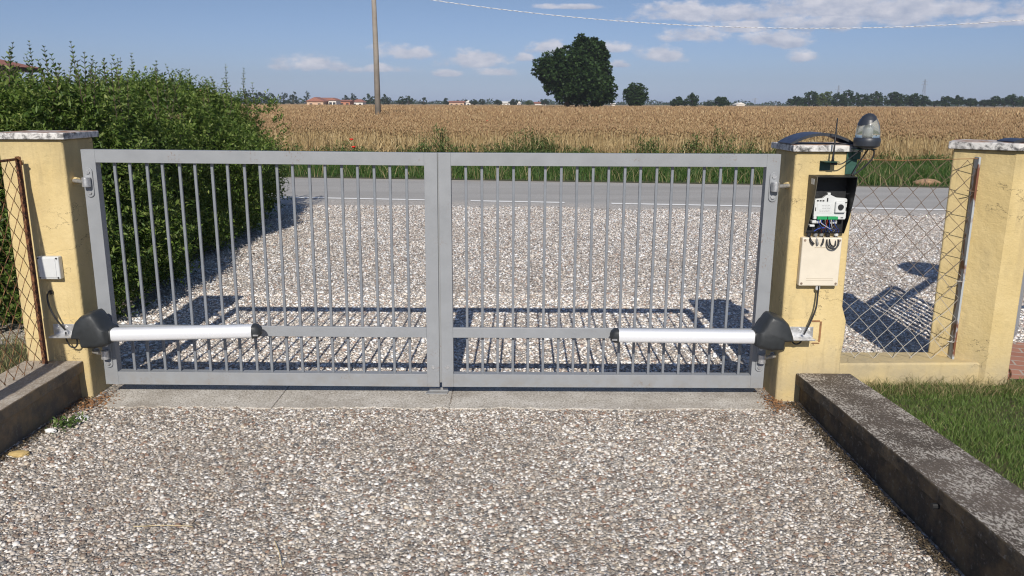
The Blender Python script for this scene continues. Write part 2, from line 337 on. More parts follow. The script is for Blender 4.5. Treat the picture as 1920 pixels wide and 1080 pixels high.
# ------------------------------------------------------------------ mesh helpers
class MB:
    def __init__(s): s.v = []; s.f = []
    def add(s, vs, fs):
        o = len(s.v); s.v += [tuple(v) for v in vs]; s.f += [tuple(o+i for i in f) for f in fs]; return s
    def box(s, a, b):
        (x0, y0, z0), (x1, y1, z1) = a, b
        return s.add([(x0, y0, z0), (x1, y0, z0), (x1, y1, z0), (x0, y1, z0), (x0, y0, z1), (x1, y0, z1), (x1, y1, z1), (x0, y1, z1)],
                     [(0, 3, 2, 1), (4, 5, 6, 7), (0, 1, 5, 4), (1, 2, 6, 5), (2, 3, 7, 6), (3, 0, 4, 7)])
    def prism(s, poly, h0, h1, axis='z'):   # poly in plane, extruded along axis; counter-clockwise
        n = len(poly)
        def P(p, h): return {'z': (p[0], p[1], h), 'y': (p[0], h, p[1]), 'x': (h, p[0], p[1])}[axis]
        return s.add([P(p, h0) for p in poly]+[P(p, h1) for p in poly], [tuple(range(n))[::-1], tuple(range(n, 2*n))]+[(i, (i+1) % n, n+(i+1) % n, n+i) for i in range(n)])
    def tube(s, pts, r, n=8, caps=True):
        pts = [Vector(p) for p in pts]; rs = r if isinstance(r, (list, tuple)) else [r]*len(pts); vs = []; fs = []; pu = None
        for i, p in enumerate(pts):
            d = (pts[min(i+1, len(pts)-1)]-pts[max(i-1, 0)]).normalized()
            if pu is None: pu = d.orthogonal().normalized()
            u = (pu-d*pu.dot(d)).normalized(); w = d.cross(u); pu = u
            for k in range(n):
                a = 2*math.pi*k/n; vs.append(p+(u*math.cos(a)+w*math.sin(a))*rs[i])
        for i in range(len(pts)-1):
            for k in range(n): fs.append((i*n+k, i*n+(k+1) % n, (i+1)*n+(k+1) % n, (i+1)*n+k))
        if caps: fs += [tuple(range(n))[::-1], tuple(range((len(pts)-1)*n, len(pts)*n))]
        return s.add(vs, fs)
    def lathe(s, prof, c=(0, 0, 0), n=24, axis='z', sq=1.0):
        vs = []; fs = []
        for (r, h) in prof:
            for k in range(n):
                a = 2*math.pi*k/n; x, y = r*math.cos(a), r*math.sin(a)*sq
                vs.append({'z': (c[0]+x, c[1]+y, c[2]+h), 'y': (c[0]+x, c[1]+h, c[2]-y), 'x': (c[0]+h, c[1]+x, c[2]+y)}[axis])
        for i in range(len(prof)-1):
            for k in range(n): fs.append((i*n+k, i*n+(k+1) % n, (i+1)*n+(k+1) % n, (i+1)*n+k))
        fs += [tuple(range(n))[::-1], tuple(range((len(prof)-1)*n, len(prof)*n))]
        return s.add(vs, fs)
    def loft(s, rings):
        n = len(rings[0]); vs = [v for r in rings for v in r]; fs = []
        for i in range(len(rings)-1):
            for k in range(n): fs.append((i*n+k, i*n+(k+1) % n, (i+1)*n+(k+1) % n, (i+1)*n+k))
        fs += [tuple(range(n))[::-1], tuple(range((len(rings)-1)*n, len(rings)*n))]
        return s.add(vs, fs)
    def xf(s, Mx, start=0):
        s.v = s.v[:start]+[tuple(Mx @ Vector(v)) for v in s.v[start:]]; return s
    def build(s, name, m, parent=None, bevel=0., smooth=False, seg=2):
        me = bpy.data.meshes.new(name); me.from_pydata(s.v, [], s.f); me.validate(); me.update()
        return link(name, me, m, parent, bevel, smooth, seg)
def link(name, me, m, parent=None, bevel=0., smooth=False, seg=2):
    import bmesh
    bm = bmesh.new(); bm.from_mesh(me)
    if len(bm.faces) < 60000: bmesh.ops.recalc_face_normals(bm, faces=bm.faces)
    bm.to_mesh(me); bm.free()
    me.materials.append(MT[m] if isinstance(m, str) else m)
    o = bpy.data.objects.new(name, me); COL.objects.link(o)
    if parent is not None: o.parent = parent; o.matrix_parent_inverse = Matrix.Translation(-Vector(parent.location))
    if smooth:
        me.shade_smooth()
        if smooth == 'auto': me.set_sharp_from_angle(angle=R(38))
    if bevel:
        b = o.modifiers.new('bevel', 'BEVEL'); b.width = bevel; b.segments = seg; b.limit_method = 'ANGLE'; b.angle_limit = R(40); b.harden_normals = False
    return o
def tag(o, label=None, cat=None, group=None, kind=None):
    if label: o['label'] = label
    if cat: o['category'] = cat
    if group: o['group'] = group
    if kind: o['kind'] = kind
    return o
def thing(name, label, cat, loc=(0, 0, 0), group=None):
    o = bpy.data.objects.new(name, None); COL.objects.link(o); o.location = loc; o.empty_display_size = .1
    return tag(o, label, cat, group)
def arr_mesh(name, V, F, m, parent=None, smooth=False):   # V (n,3) F list of (k,j) index arrays with same j
    V = np.asarray(V, dtype=np.float32).reshape(-1, 3); F = np.asarray(F, dtype=np.int32); k, j = F.shape
    me = bpy.data.meshes.new(name); me.vertices.add(len(V)); me.vertices.foreach_set('co', V.ravel())
    me.loops.add(k*j); me.loops.foreach_set('vertex_index', F.ravel()); me.polygons.add(k)
    me.polygons.foreach_set('loop_start', np.arange(0, k*j, j, dtype=np.int32)); me.polygons.foreach_set('loop_total', np.full(k, j, dtype=np.int32))
    me.update(); me.validate()
    if smooth: me.shade_smooth()
    me.materials.append(MT[m]); o = bpy.data.objects.new(name, me); COL.objects.link(o)
    if parent is not None: o.parent = parent; o.matrix_parent_inverse = Matrix.Translation(-Vector(parent.location))
    return o
def nrm(a): return a/np.maximum(np.linalg.norm(a, axis=-1, keepdims=True), 1e-9)
def inst(T0, F0, P, A, B, C):  # template verts T0 (t,3) placed with axes A,B,C (n,3 each, scaled)
    n = len(P); V = P[:, None]+T0[None, :, 0:1]*A[:, None]+T0[None, :, 1:2]*B[:, None]+T0[None, :, 2:3]*C[:, None]
    F = (F0[None]+(np.arange(n)*len(T0))[:, None, None]).reshape(-1, F0.shape[1]); return V.reshape(-1, 3), F
LEAF_T = np.array([(0, 0, 0), (-.5, .32, .10), (-.36, .72, .06), (0, 1, -.12), (.36, .72, .06), (.5, .32, .10), (0, .5, -.05)], float)
LEAF_F = np.array([(0, 6, 1), (1, 6, 2), (2, 6, 3), (3, 6, 4), (4, 6, 5), (5, 6, 0)])
QL_T = np.array([(0, 0, 0), (-.5, .45, .08), (0, 1, -.1), (.5, .45, .08)], float); QL_F = np.array([(0, 2, 1), (0, 3, 2)])
def leaves(P, D, L, Wd, tmpl=(LEAF_T, LEAF_F)):
    n = len(P); D = nrm(D); rv = rng.normal(size=(n, 3)); rv[:, 2] = np.abs(rv[:, 2])+.8; N = nrm(rv-D*(rv*D).sum(1)[:, None]); S = np.cross(D, N)
    return inst(tmpl[0], tmpl[1], P, S*Wd[:, None], D*L[:, None], N*L[:, None])
def blades(P, h, w, lean=.5):
    n = len(P); a = rng.uniform(0, 2*np.pi, n); S = np.c_[np.cos(a), np.sin(a), np.zeros(n)]*w[:, None]
    b = rng.uniform(0, 2*np.pi, n); Bd = np.c_[np.cos(b), np.sin(b), np.zeros(n)]*(h*lean*rng.uniform(.2, 1.3, n))[:, None]; U = np.c_[np.zeros(n), np.zeros(n), h]
    V = np.stack([P-S*.5, P+S*.5, P+U*.55+Bd*.3+S*.4, P+U*.55+Bd*.3-S*.4, P+U*.95+Bd], 1)
    F = (np.array([(0, 1, 2), (0, 2, 3), (3, 2, 4)])[None]+(np.arange(n)*5)[:, None, None]).reshape(-1, 3); return V.reshape(-1, 3), F

# ------------------------------------------------------------------ ground and road
def sheet(name, poly, z, m, label=None):
    mb = MB(); mb.add([(x, y, z) for x, y in poly], [tuple(range(len(poly)))]); o = mb.build(name, m); tag(o, label, None, None, 'structure'); return o
sheet('ground', [(-2500, -60), (2500, -60), (2500, 4000), (-2500, 4000)], -.05, 'ground', 'flat earth reaching to the horizon')
RS = -.123   # road slope
def rl(x, y0): return y0+RS*x
sheet('road', [(-150, rl(-150, 11.2)), (150, rl(150, 11.2)), (150, rl(150, 16.75)), (-150, rl(-150, 16.75))], -.008, 'asphalt', 'grey asphalt road beyond the gate')
far = []
x = -9.0
while x < 16:
    far.append((x, rl(x, 12.15)+random.uniform(-.13, .13)+.25*math.sin(x*1.7)*random.uniform(.2, 1))); x += random.uniform(.12, .35)
drv = MB(); pl = [(-9, 1.0), (16, 1.0)]+far[::-1]
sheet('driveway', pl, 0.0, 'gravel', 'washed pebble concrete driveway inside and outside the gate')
for (xa, xb) in ((-60, -1.42), (-.69, .85), (1.6, 60)):
    sheet('road_marking', [(xa, rl(xa, 13.02)), (xb, rl(xb, 13.02)), (xb, rl(xb, 13.16)), (xa, rl(xa, 13.16))], -.002, 'road_paint', 'worn white edge line painted on the asphalt')
sheet('verge', [(-150, rl(-150, 16.7)), (150, rl(150, 16.7)), (150, rl(150, 24)), (-150, rl(-150, 24))], .0, 'verge_soil', 'grassy verge between road and wheat field')
sheet('lawn', [(1.8, .3), (7, .3), (7, 4.3), (2.9, 4.36), (1.8, 4.3)], .035, 'lawn_soil', 'mown lawn beside the dark kerb wall')
sheet('lawn', [(-9, .3), (-2.62, .3), (-2.62, 4.9), (-9, 4.9)], .05, 'lawn_soil', 'rough dry lawn behind the rusty mesh fence')
sheet('brick_paving', [(2.84, 4.36), (6.5, 4.3), (6.5, 5.1), (2.84, 5.1)], .03, 'brick_paving', 'red brick paving at the footpath gate')
sheet('field', [(-1500, rl(-150, 20.5)), (-150, rl(-150, 20.5)), (150, rl(150, 20.5)), (1500, rl(150, 20.5)), (1500, 1500), (-1500, 1500)], .004, 'field_soil', 'flat farmland under the wheat')
# threshold slabs
for (a, b) in ((-2.185, -1.262), (-1.256, -.33), (-.324, 1.372)):
    mb = MB(); n = 40
    fr = [(a+(b-a)*i/n, 3.953+random.uniform(-.02, .012)) for i in range(n+1)]
    mb.prism(fr+[(b, 4.34), (a, 4.34)], -.03, .007)
    tag(mb.build('threshold_slab', 'threshold', bevel=.004), 'pale concrete sill strip under the gate', None, None, 'structure')

# pebbles standing out of the washed concrete
ICO = []
def pebbles():
    t = (1+5**.5)/2
    v = np.array([(-1, t, 0), (1, t, 0), (-1, -t, 0), (1, -t, 0), (0, -1, t), (0, 1, t), (0, -1, -t), (0, 1, -t), (t, 0, -1), (t, 0, 1), (-t, 0, -1), (-t, 0, 1)], float); v /= np.linalg.norm(v[0])
    f = np.array([(0, 11, 5), (0, 5, 1), (0, 1, 7), (0, 7, 10), (0, 10, 11), (1, 5, 9), (5, 11, 4), (11, 10, 2), (10, 7, 6), (7, 1, 8), (3, 9, 4), (3, 4, 2), (3, 2, 6), (3, 6, 8), (3, 8, 9), (4, 9, 5), (2, 4, 11), (6, 2, 10), (8, 6, 7), (9, 8, 1)])
    OV = np.array([(1, 0, 0), (0, 1, 0), (-1, 0, 0), (0, -1, 0), (0, 0, 1)], float); OF = np.array([(0, 1, 4), (1, 2, 4), (2, 3, 4), (3, 0, 4)])
    for (y0, y1, x0, x1, g) in ((2.15, 3.955, -2.42, 1.54, .0128), (4.33, 6.6, -2.9, 4.6, .0165), (6.6, 12.5, -6, 9, .023)):
        X, Y = np.meshgrid(np.arange(x0, x1, g), np.arange(y0, y1, g)); n = X.size
        P = np.c_[X.ravel()+rng.uniform(-.5, .5, n)*g, Y.ravel()+rng.uniform(-.5, .5, n)*g, rng.uniform(-.003, .0015, n)]
        P = P[(np.abs(P[:, 0]+(.1 if y0 > 6 else 0)) < .72*P[:, 1]+.3) & (P[:, 1] < 12.35+RS*P[:, 0]+.12*np.sin(P[:, 0]*3)+rng.normal(0, .12, n)) & ((P[:, 1] < 5) | (P[:, 0] > -3.6-.0*P[:, 1]))]; n = len(P)
        s = np.clip(rng.lognormal(0, .38 if y0 < 6 else .25, n), .45, 2.3)*g*.51; a = rng.uniform(0, 2*np.pi, n); e = rng.uniform(.55, 1, n); hz = rng.uniform(.38, .66, n) if y0 < 6 else rng.uniform(.5, .78, n)
        tl = rng.normal(0, .28, (n, 2))
        A = np.c_[np.cos(a), np.sin(a), tl[:, 0]]*s[:, None]; B = np.c_[-np.sin(a), np.cos(a), tl[:, 1]]*(s*e)[:, None]; C = np.c_[-tl[:, 0]*.6, -tl[:, 1]*.6, np.ones(n)]*(s*hz)[:, None]
        V, F = inst(v, f, P, A, B, C) if y0 < 6 else inst(OV, OF, P, A, B, C)
        V += rng.normal(0, .0005, V.shape)
        o = arr_mesh('pebbles', V, F, 'pebble' if y0 < 3 else 'pebble_pale', smooth=True); tag(o, 'small river pebbles set in the driveway '+('in front of the gate' if y0 < 3 else 'just behind the gate' if y0 < 6 else 'out towards the road'), None, None, 'stuff')
pebbles()

# ------------------------------------------------------------------ pillars
def pillar(label, poly, z0, z1, capo, m='stucco', back=None):
    x0, y0 = poly[0]; p = thing('gate_pillar', label, 'pillar', (x0, y0, 0))
    return p
LP = thing('gate_pillar', 'left yellow rendered gate pillar with white box and grey stone cap', 'pillar', (-2.43, 4.25, 0))
MB().box((-2.60, 4.085, -.05), (-2.272, 4.39, 1.383)).build('shaft', 'stucco', LP, bevel=.012, seg=3)
MB().box((-2.625, 4.062, 1.383), (-2.25, 4.415, 1.416)).build('cap', 'marble', LP, bevel=.004)
MB().box((-2.585, 4.0815, .337), (-2.28, 4.086, .448)).build('wall_plate', 'stucco', LP, bevel=.001)
RP = thing('gate_pillar', 'right yellow rendered gate pillar carrying the open control box and lamp', 'pillar', (1.59, 4.25, 0))
MB().prism([(1.432, -.05), (1.772, -.05), (1.766, .26), (1.774, .34), (1.775, .45), (1.748, .53), (1.742, 1.338), (1.432, 1.338)], 4.085, 4.40, 'y').build('shaft', 'stucco', RP, bevel=.012, seg=3)
MB().box((1.410, 4.062, 1.338), (1.762, 4.42, 1.371)).build('cap', 'marble', RP, bevel=.004)
MB().box((1.445, 4.0815, .330), (1.642, 4.086, .455)).build('wall_plate', 'stucco', RP, bevel=.001)
mb = MB(); mb.box((1.632, 4.0795, .338), (1.643, 4.083, .45)).box((1.59, 4.0795, .447), (1.632, 4.083, .456)).box((1.60, 4.0795, .328), (1.64, 4.083, .333)); mb.build('rust_edge', 'rust_wire', RP)
P2 = thing('boundary_pillar', 'yellow rendered pillar with slanting face at the right end of the mesh fence', 'pillar', (2.6, 4.5, 0))
MB().prism([(2.42, 4.44), (2.645, 4.24), (2.775, 4.235), (2.83, 4.62), (2.60, 4.72)], -.02, 1.337, 'z').build('shaft', 'stucco', P2, bevel=.010, seg=3)
MB().prism([(2.388, 4.440), (2.635, 4.212), (2.81, 4.207), (2.86, 4.65), (2.59, 4.75)], 1.337, 1.376, 'z').build('cap', 'marble', P2, bevel=.004)
lw = MB().prism([(1.765, 4.235), (2.655, 4.262), (2.44, 4.462), (1.765, 4.452)], -.02, .165, 'z').build('low_wall', 'stucco', bevel=.012, seg=3)
tag(lw, 'low yellow rendered wall under the right mesh fence', 'wall')
# kerb walls with copings
def kerb(name, xs, zf, xl, xr, ya, yb, m, label, side):
    k = thing(name, label, 'wall', ((xl+xr)/2, ya, 0)); n = 26
    for part, (a, b, lo, hi) in {'wall': (xl+.015, xr-.015, -.05, -.062), 'coping': (xl-.012, xr+.012, -.062, 0)}.items():
        rings = []
        for i in range(n+1):
            y = ya+(yb-ya)*i/n; zt = zf(y); z0 = -.05 if part == 'wall' else zt-.062; z1 = zt-.062 if part == 'wall' else zt
            j = [random.uniform(-.0022, .0022) for _ in range(4)]
            rings.append([(a+j[0], y, z0), (b+j[1], y, z0), (b+j[2], y, z1), (a+j[3], y, z1+j[0]*.5)])
        MB().loft(rings).build(part, m, k, bevel=.006 if part == 'coping' else 0, seg=2)
    return k
KR = kerb('kerb_wall', 0, lambda y: .158+(4.13-y)*.052, 1.542, 1.812, 4.083, .4, 'curb_dark', 'dark lichen-speckled concrete kerb wall beside the green lawn', 1)
mb = MB().tube([(1.536, 2.62, .165), (1.512, 2.62, .165)], .012, 10); mb.build('pipe_stub', 'black_plastic', KR)
kerb('kerb_wall', 0, lambda y: .215, -2.60, -2.315, 4.083, .6, 'curb_light', 'beige concrete kerb wall under the rusty mesh fence', -1)

# ------------------------------------------------------------------ the gate
GY = 4.127
def gate_leaf(x0, x1, hinge_left, label):
    g = thing('gate_leaf', label, 'gate', ((x0+x1)/2, GY, 0), 'double swing gate leaves')
    hw, cw = .070, (.067 if hinge_left else .063); wl, wr = (hw, cw) if hinge_left else (cw, hw)
    zb, zt = .058, 1.321; D = .05
    top = MB().box((x0+wl, GY, zt-.065), (x1-wr, GY+D, zt)); top.build('top_rail', 'gate_paint_rail', g, bevel=.0012)
    MB().box((x0+wl, GY, zb), (x1-wr, GY+D, zb+.072)).build('bottom_rail', 'gate_paint_rail', g, bevel=.0012)
    MB().box((x0, GY-.0006, zb), (x0+wl, GY+D+.0006, zt)).build('stile', 'gate_paint', g, bevel=.0015)
    MB().box((x1-wr, GY-.0006, zb), (x1, GY+D+.0006, zt)).build('stile', 'gate_paint', g, bevel=.0015)
    MB().box((x0+wl, GY-.002, .338), (x1-wr, GY+.016, .394)).build('middle_rail', 'gate_paint_rail', g, bevel=.002)
    xs = [-2.061+.0836*i for i in range(19)] if hinge_left else [-.241+.0822*i for i in range(19)]
    for i, x in enumerate(xs):
        rear = (i % 2 == 0) if hinge_left else (i % 2 == 1)
        y = GY+.028 if rear else GY+.0165; w = .0068
        MB().box((x-w, y, zb+.072), (x+w, y+.0125, zt-.065)).build('bar', 'bar_paint', g, bevel=.0012, seg=1)
    # hinges
    xh = x0 if hinge_left else x1; sg = 1 if hinge_left else -1
    for zh in (1.158, .235):
        h = MB(); cxp = xh+sg*.030; n = 10; pr = .021; prof = []
        for k in range(n+1): a = math.pi*k/n; prof.append((cxp+pr*math.cos(a), zh+.052+pr*math.sin(a)))
        for k in range(n+1): a = math.pi+math.pi*k/n; prof.append((cxp+pr*math.cos(a), zh-.058+pr*math.sin(a)))
        h.prism(prof[::-1], GY-.008, GY-.0008, 'y'); hp = h.build('hinge', 'gate_paint', g, bevel=.002)
        MB().lathe([(.008, -.006), (.011, -.006), (.011, 0), (.001, .001)][::-1], (cxp, GY-.008, zh+.05), 6, 'y').build('bolt', 'zinc', hp)
        MB().lathe([(.008, -.006), (.011, -.006), (.011, 0), (.001, .001)][::-1], (cxp, GY-.008, zh-.055), 6, 'y').build('bolt', 'zinc', hp)
        b = MB(); ex = xh-sg*.06
        b.tube([(ex-sg*.0, GY+.02, zh+.002), (cxp-sg*.012, GY-.022, zh)], .0105, 12)
        b.build('hinge_bolt', 'zinc', hp, smooth='auto')
        MB().lathe([(.021, -.024), (.021, .024)], (cxp-sg*.004, GY-.026, zh), 18, 'z').build('knuckle', 'zinc', hp, bevel=.002, smooth='auto')
        mm = MB(); a0 = Vector((ex, GY+.03, zh+.002))
        mm.tube([a0+Vector((-sg*.004, .01, 0)), a0+Vector((sg*.016, -.006, 0))], .019, 6); mm.build('nut', 'stucco' if zh > 1 else 'zinc', hp, bevel=.002)
    xc = (x1-cw/2-.001) if hinge_left else (x0+cw/2)
    MB().lathe([(.001, -.004), (.009, -.004), (.0105, 0)], (xc, GY, .170), 16, 'y').build('bolt_cap', 'zinc', g)
    if hinge_left: MB().box((x1+.0005, GY+.018, zb+.02), (x1+.0125, GY+.05, zt)).build('stop_strip', 'gate_paint', g)
    return g
gl_ = gate_leaf(-2.211, -.394, True, 'left leaf of the grey barred double gate, hinged on the left pillar')
gl_.rotation_euler = (0, R(.34), R(.25)); gl_.location = (gl_.location.x, GY-.004, .005)   # the leaf hangs a little open and out of level
gate_leaf(-.380, 1.373, False, 'right leaf of the grey barred double gate, hinged on the right pillar')
st = thing('gate_stop', 'small grey steel stop plate on the sill under the meeting stiles', 'gate stop', (-.41, 4.17, 0))
MB().prism([(-.475, 4.145), (-.355, 4.145), (-.345, 4.20), (-.345, 4.26), (-.455, 4.26), (-.462, 4.20)], .007, .013, 'z').build('plate', 'gate_paint', st, bevel=.001)
MB().box((-.455, 4.178, .013), (-.352, 4.186, .034)).build('lip', 'gate_paint', st, bevel=.001)

# ------------------------------------------------------------------ operators
def operator(sg, x_house, x_end, zc, z_end, xb, label):
    g = thing('gate_operator', label, 'gate opener', (x_house, 4.0, 0), 'swing gate operators')
    yc = 4.0; r = .034
    def sec(c, ry, rz, n=20, p=3.2):
        o = []
        for k in range(n):
            a = 2*math.pi*k/n; ca, sa = math.cos(a), math.sin(a)
            o.append((c[0], c[1]+ry*math.copysign(abs(ca)**(2/p), ca), c[2]+rz*math.copysign(abs(sa)**(2/p), sa)))
        return o
    x1 = x_end-sg*.035
    MB().loft([sec((x_house, yc, zc), .036, r), sec((x1, yc+.015, z_end), .036, r)]).build('tube', 'aluminium', g, smooth='auto')
    ca = MB(); ca.loft([sec((x1-sg*.002, yc+.015, z_end), .040, r+.004), sec((x1+sg*.018, yc+.016, z_end), .039, r+.002), sec((x1+sg*.034, yc+.018, z_end-.002), .030, r*.7), sec((x1+sg*.040, yc+.02, z_end-.004), .015, r*.35)])
    cap = ca.build('end_cap', 'housing_plastic', g, smooth='auto')
    MB().box((min(x1+sg*.008, x1+sg*.034), yc-.028, z_end-.016), (max(x1+sg*.008, x1+sg*.034), yc-.021, z_end-.009)).build('keyhole', 'zinc', cap)
    # housing: side outline swept through its depth; rounded front
    o = [(0, .036), (.018, .048), (.036, .085), (.056, .118), (.070, .130), (.10, .124), (.135, .108), (.165, .078), (.185, .03), (.198, -.012), (.150, -.016), (.146, -.062), (.08, -.064), (.03, -.056), (0, -.040)]
    if sg > 0: pts = [(x_house-px, zc+pz) for px, pz in o]
    else: pts = [(x_house+px, zc+pz) for px, pz in o]
    cxh = sum(p[0] for p in pts)/len(pts); czh = sum(p[1] for p in pts)/len(pts)
    rings = []
    for (yy, s) in ((yc-.072, .72), (yc-.066, .86), (yc-.052, .955), (yc-.03, 1.0), (yc+.03, 1.0), (yc+.055, .96), (yc+.066, .85)):
        rings.append([(cxh+(px-cxh)*s, yy, czh+(pz-czh)*s) for px, pz in pts])
    MB().loft(rings).build('housing', 'housing_plastic', g, smooth='auto', bevel=.003)
    MB().loft([sec((x_house-sg*.012, yc, zc), .043, r+.008), sec((x_house+sg*.004, yc, zc), .040, r+.005)]).build('collar', 'housing_plastic', g, smooth='auto')
    # bracket
    bk = MB(); bk.box((min(xb, xb+sg*.13), 4.072, zc-.022), (max(xb, xb+sg*.13), 4.0808, zc+.034))
    bk.box((min(xb+sg*.012, xb+sg*.15), 4.0, zc-.022), (max(xb+sg*.012, xb+sg*.15), 4.072, zc-.014))
    bo = bk.build('bracket', 'zinc', g, bevel=.001)
    for dx in (.022, .068): MB().lathe([(.001, -.012), (.006, -.012), (.007, -.005), (.012, -.005), (.012, 0)], (xb+sg*dx, 4.072, zc+.014), 12, 'y').build('bolt', 'zinc', bo)
    # bracket to gate (behind end of tube)
    MB().box((min(x1-sg*.03, x1+sg*.01), yc+.05, z_end-.02), (max(x1-sg*.03, x1+sg*.01), GY-.0025, z_end-.010)).build('gate_bracket', 'zinc', g)
    return g
operator(1, -2.082, -1.315, .386, .404, -2.432, 'left gate operator arm with dark housing and silver tube')
operator(-1, 1.262, .520, .388, .388, 1.598, 'right gate operator arm with dark housing and silver tube')
def cable(name, pts, r, m, label, cat='cable', n=24, parent=None):
    P = [Vector(p) for p in pts]; o = []
    for i in range(len(P)-1):
        p0, p1, p2, p3 = P[max(i-1, 0)], P[i], P[i+1], P[min(i+2, len(P)-1)]
        for k in range(8):
            t = k/8; o.append(.5*((2*p1)+(p2-p0)*t+(2*p0-5*p1+4*p2-p3)*t*t+(3*p1-p0-3*p2+p3)*t**3))
    o.append(P[-1]); ob = MB().tube(o, r, 8).build(name, m, parent, smooth=True)
    if parent is None: tag(ob, label, cat)
    return ob
cable('cable', [(-2.423, 4.085, .592), (-2.423, 4.045, .585), (-2.412, 4.03, .53), (-2.385, 4.03, .46), (-2.352, 4.045, .395)], .0048, 'cable_black', 'thin black cable from the left pillar down to the bracket')
cable('cable', [(-2.352, 4.045, .385), (-2.356, 4.05, .345), (-2.34, 4.05, .305), (-2.31, 4.045, .302), (-2.294, 4.04, .33), (-2.296, 4.03, .37)], .0042, 'cable_black', 'small black cable loop hanging under the left bracket')
cable('cable', [(1.596, 4.05, .65), (1.597, 4.055, .60), (1.59, 4.045, .53), (1.565, 4.04, .455), (1.535, 4.035, .39)], .0048, 'cable_black', 'thin black cable from the cream box down to the right bracket')
cable('cable', [(1.535, 4.045, .37), (1.525, 4.05, .342), (1.505, 4.05, .333), (1.485, 4.045, .345), (1.478, 4.04, .37)], .0042, 'cable_black', 'small black cable loop hanging under the right bracket')
MB().lathe([(.012, -.012), (.012, 0)], (-2.423, 4.085, .592), 12, 'y').build('cable_gland', 'housing_plastic', LP)

# boxes on pillars
jb = thing('junction_box', 'small square white junction box on the left pillar', 'electrical box', (-2.40, 4.085, .73))
MB().box((-2.459, 4.048, .668), (-2.345, 4.0845, .788)).build('lid', 'white_plastic', jb, bevel=.006, seg=3)
MB().box((-2.452, 4.045, .678), (-2.362, 4.049, .78)).build('panel', 'white_plastic', jb, bevel=.002)
for sx_ in (-2.449, -2.355):
    for sz_ in (.677, .779): MB().lathe([(.0045, -.002), (.0045, .002)], (sx_, 4.0465, sz_), 8, 'y').build('screw', 'black_plastic', jb)
cb = thing('junction_box', 'cream rectangular junction box below the open control box', 'electrical box', (1.59, 4.085, .78))
MB().box((1.490, 4.046, .650), (1.694, 4.0845, .905)).build('lid', 'cream_plastic', cb, bevel=.006, seg=3)
for q_ in (((1.555, 4.0447, .852), (1.635, 4.0475, .8545)), ((1.525, 4.0452, .690), (1.665, 4.0472, .6915)), ((1.525, 4.0452, .680), (1.665, 4.0472, .6815))): MB().box(*q_).build('ridge', 'cream_shade', cb)
for sx_ in (1.503, 1.681):
    for sz_ in (.664, .891): MB().lathe([(.006, -.003), (.006, .002)], (sx_, 4.046, sz_), 10, 'y').build('screw', 'rusty_zinc', cb)
MB().lathe([(.010, -.026), (.012, -.02), (.012, 0)], (1.596, 4.062, .652), 12, 'z').build('gland', 'white_plastic', cb)

# open control box
ct = thing('control_box', 'open black control box with white circuit cover and green terminals on the right pillar', 'control box', (1.607, 4.085, 1.07))
X0, X1, ZB, ZT = 1.506, 1.706, .925, 1.222
def depth(z):
    t = (z-ZB)/(ZT-ZB); return .022+.098*(1-(1-min(1, max(0, t)))**1.7)
N = 14; zs = [ZB+(ZT-ZB)*i/N for i in range(N+1)]; YB = 4.0845; th = .003
def side(xa, xb):
    poly = [(YB, ZB)]+[(YB-depth(z), z) for z in zs]+[(YB, ZT)]
    return MB().prism(poly, xa, xb, 'x')
case = MB(); 
case.box((X0+th, YB-.004, ZB+th), (X1-th, YB, ZT-th)); case.box((X0+th, YB-depth(ZT), ZT-th), (X1-th, YB, ZT)); case.box((X0+th, YB-depth(ZB)-.006, ZB), (X1-th, YB, ZB+th))
co = case.build('case', 'black_plastic', ct, bevel=.0008, seg=1)
side(X0, X0+th).build('side_wall', 'olive_grey_plastic', ct); side(X1-th, X1).build('side_wall', 'black_plastic', ct)
MB().box((X0+.006, YB-.05, 1.13), (X1-.006, YB-.046, 1.132)).build('inner_shelf', 'black_plastic', ct)
pb = MB().prism([(1.530, 1.000), (1.645, 1.000), (1.655, .985), (1.690, .985), (1.694, .993), (1.694, 1.085), (1.688, 1.092), (1.640, 1.095), (1.610, 1.108), (1.588, 1.108), (1.570, 1.092), (1.534, 1.088), (1.530, 1.08)], YB-.052, YB-.030, 'y').build('circuit_cover', 'white_plastic', ct, bevel=.002)
MB().box((1.632, YB-.068, 1.020), (1.684, YB-.051, 1.078)).build('raised_cover', 'white_plastic', pb, bevel=.005, seg=3)
MB().lathe([(.013, -.008), (.0145, 0)], (1.657, YB-.068, 1.050), 16, 'y').build('knob', 'black_plastic', pb)
MB().lathe([(.007, -.003), (.008, 0)], (1.600, YB-.05, 1.112), 12, 'y').box((1.592, YB-.05, 1.09), (1.608, YB-.034, 1.12)).build('tab', 'white_plastic', pb, bevel=.003)
def slot(a, b_): MB().box(a, b_).build('slot', 'black_plastic', pb)
for i in range(3): slot((1.540+i*.014, YB-.0545, 1.077), (1.549+i*.014, YB-.0515, 1.083))
slot((1.590, YB-.0545, 1.076), (1.596, YB-.0515, 1.094)); slot((1.535, YB-.0545, 1.028), (1.5385, YB-.0515, 1.046)); slot((1.676, YB-.0705, 1.071), (1.688, YB-.052, 1.0745)); slot((1.6895, YB-.0545, 1.03), (1.6925, YB-.0515, 1.047)); slot((1.668, YB-.0545, .992), (1.680, YB-.0515, .996))
lab = MB().box((1.545, YB-.0535, 1.018), (1.618, YB-.0518, 1.066)).build('label_plate', 'white_plastic', pb)
mb = MB(); random.seed(3)
for r_ in range(5):
    xx = 1.553+random.uniform(0, .02)
    while xx < 1.607:
        w_ = random.uniform(.004, .012); mb.box((xx, YB-.0541, 1.024+r_*.008), (min(xx+w_, 1.612), YB-.0534, 1.0252+r_*.008)); xx += w_+.003
mb.build('print_lines', 'cable_grey', lab)
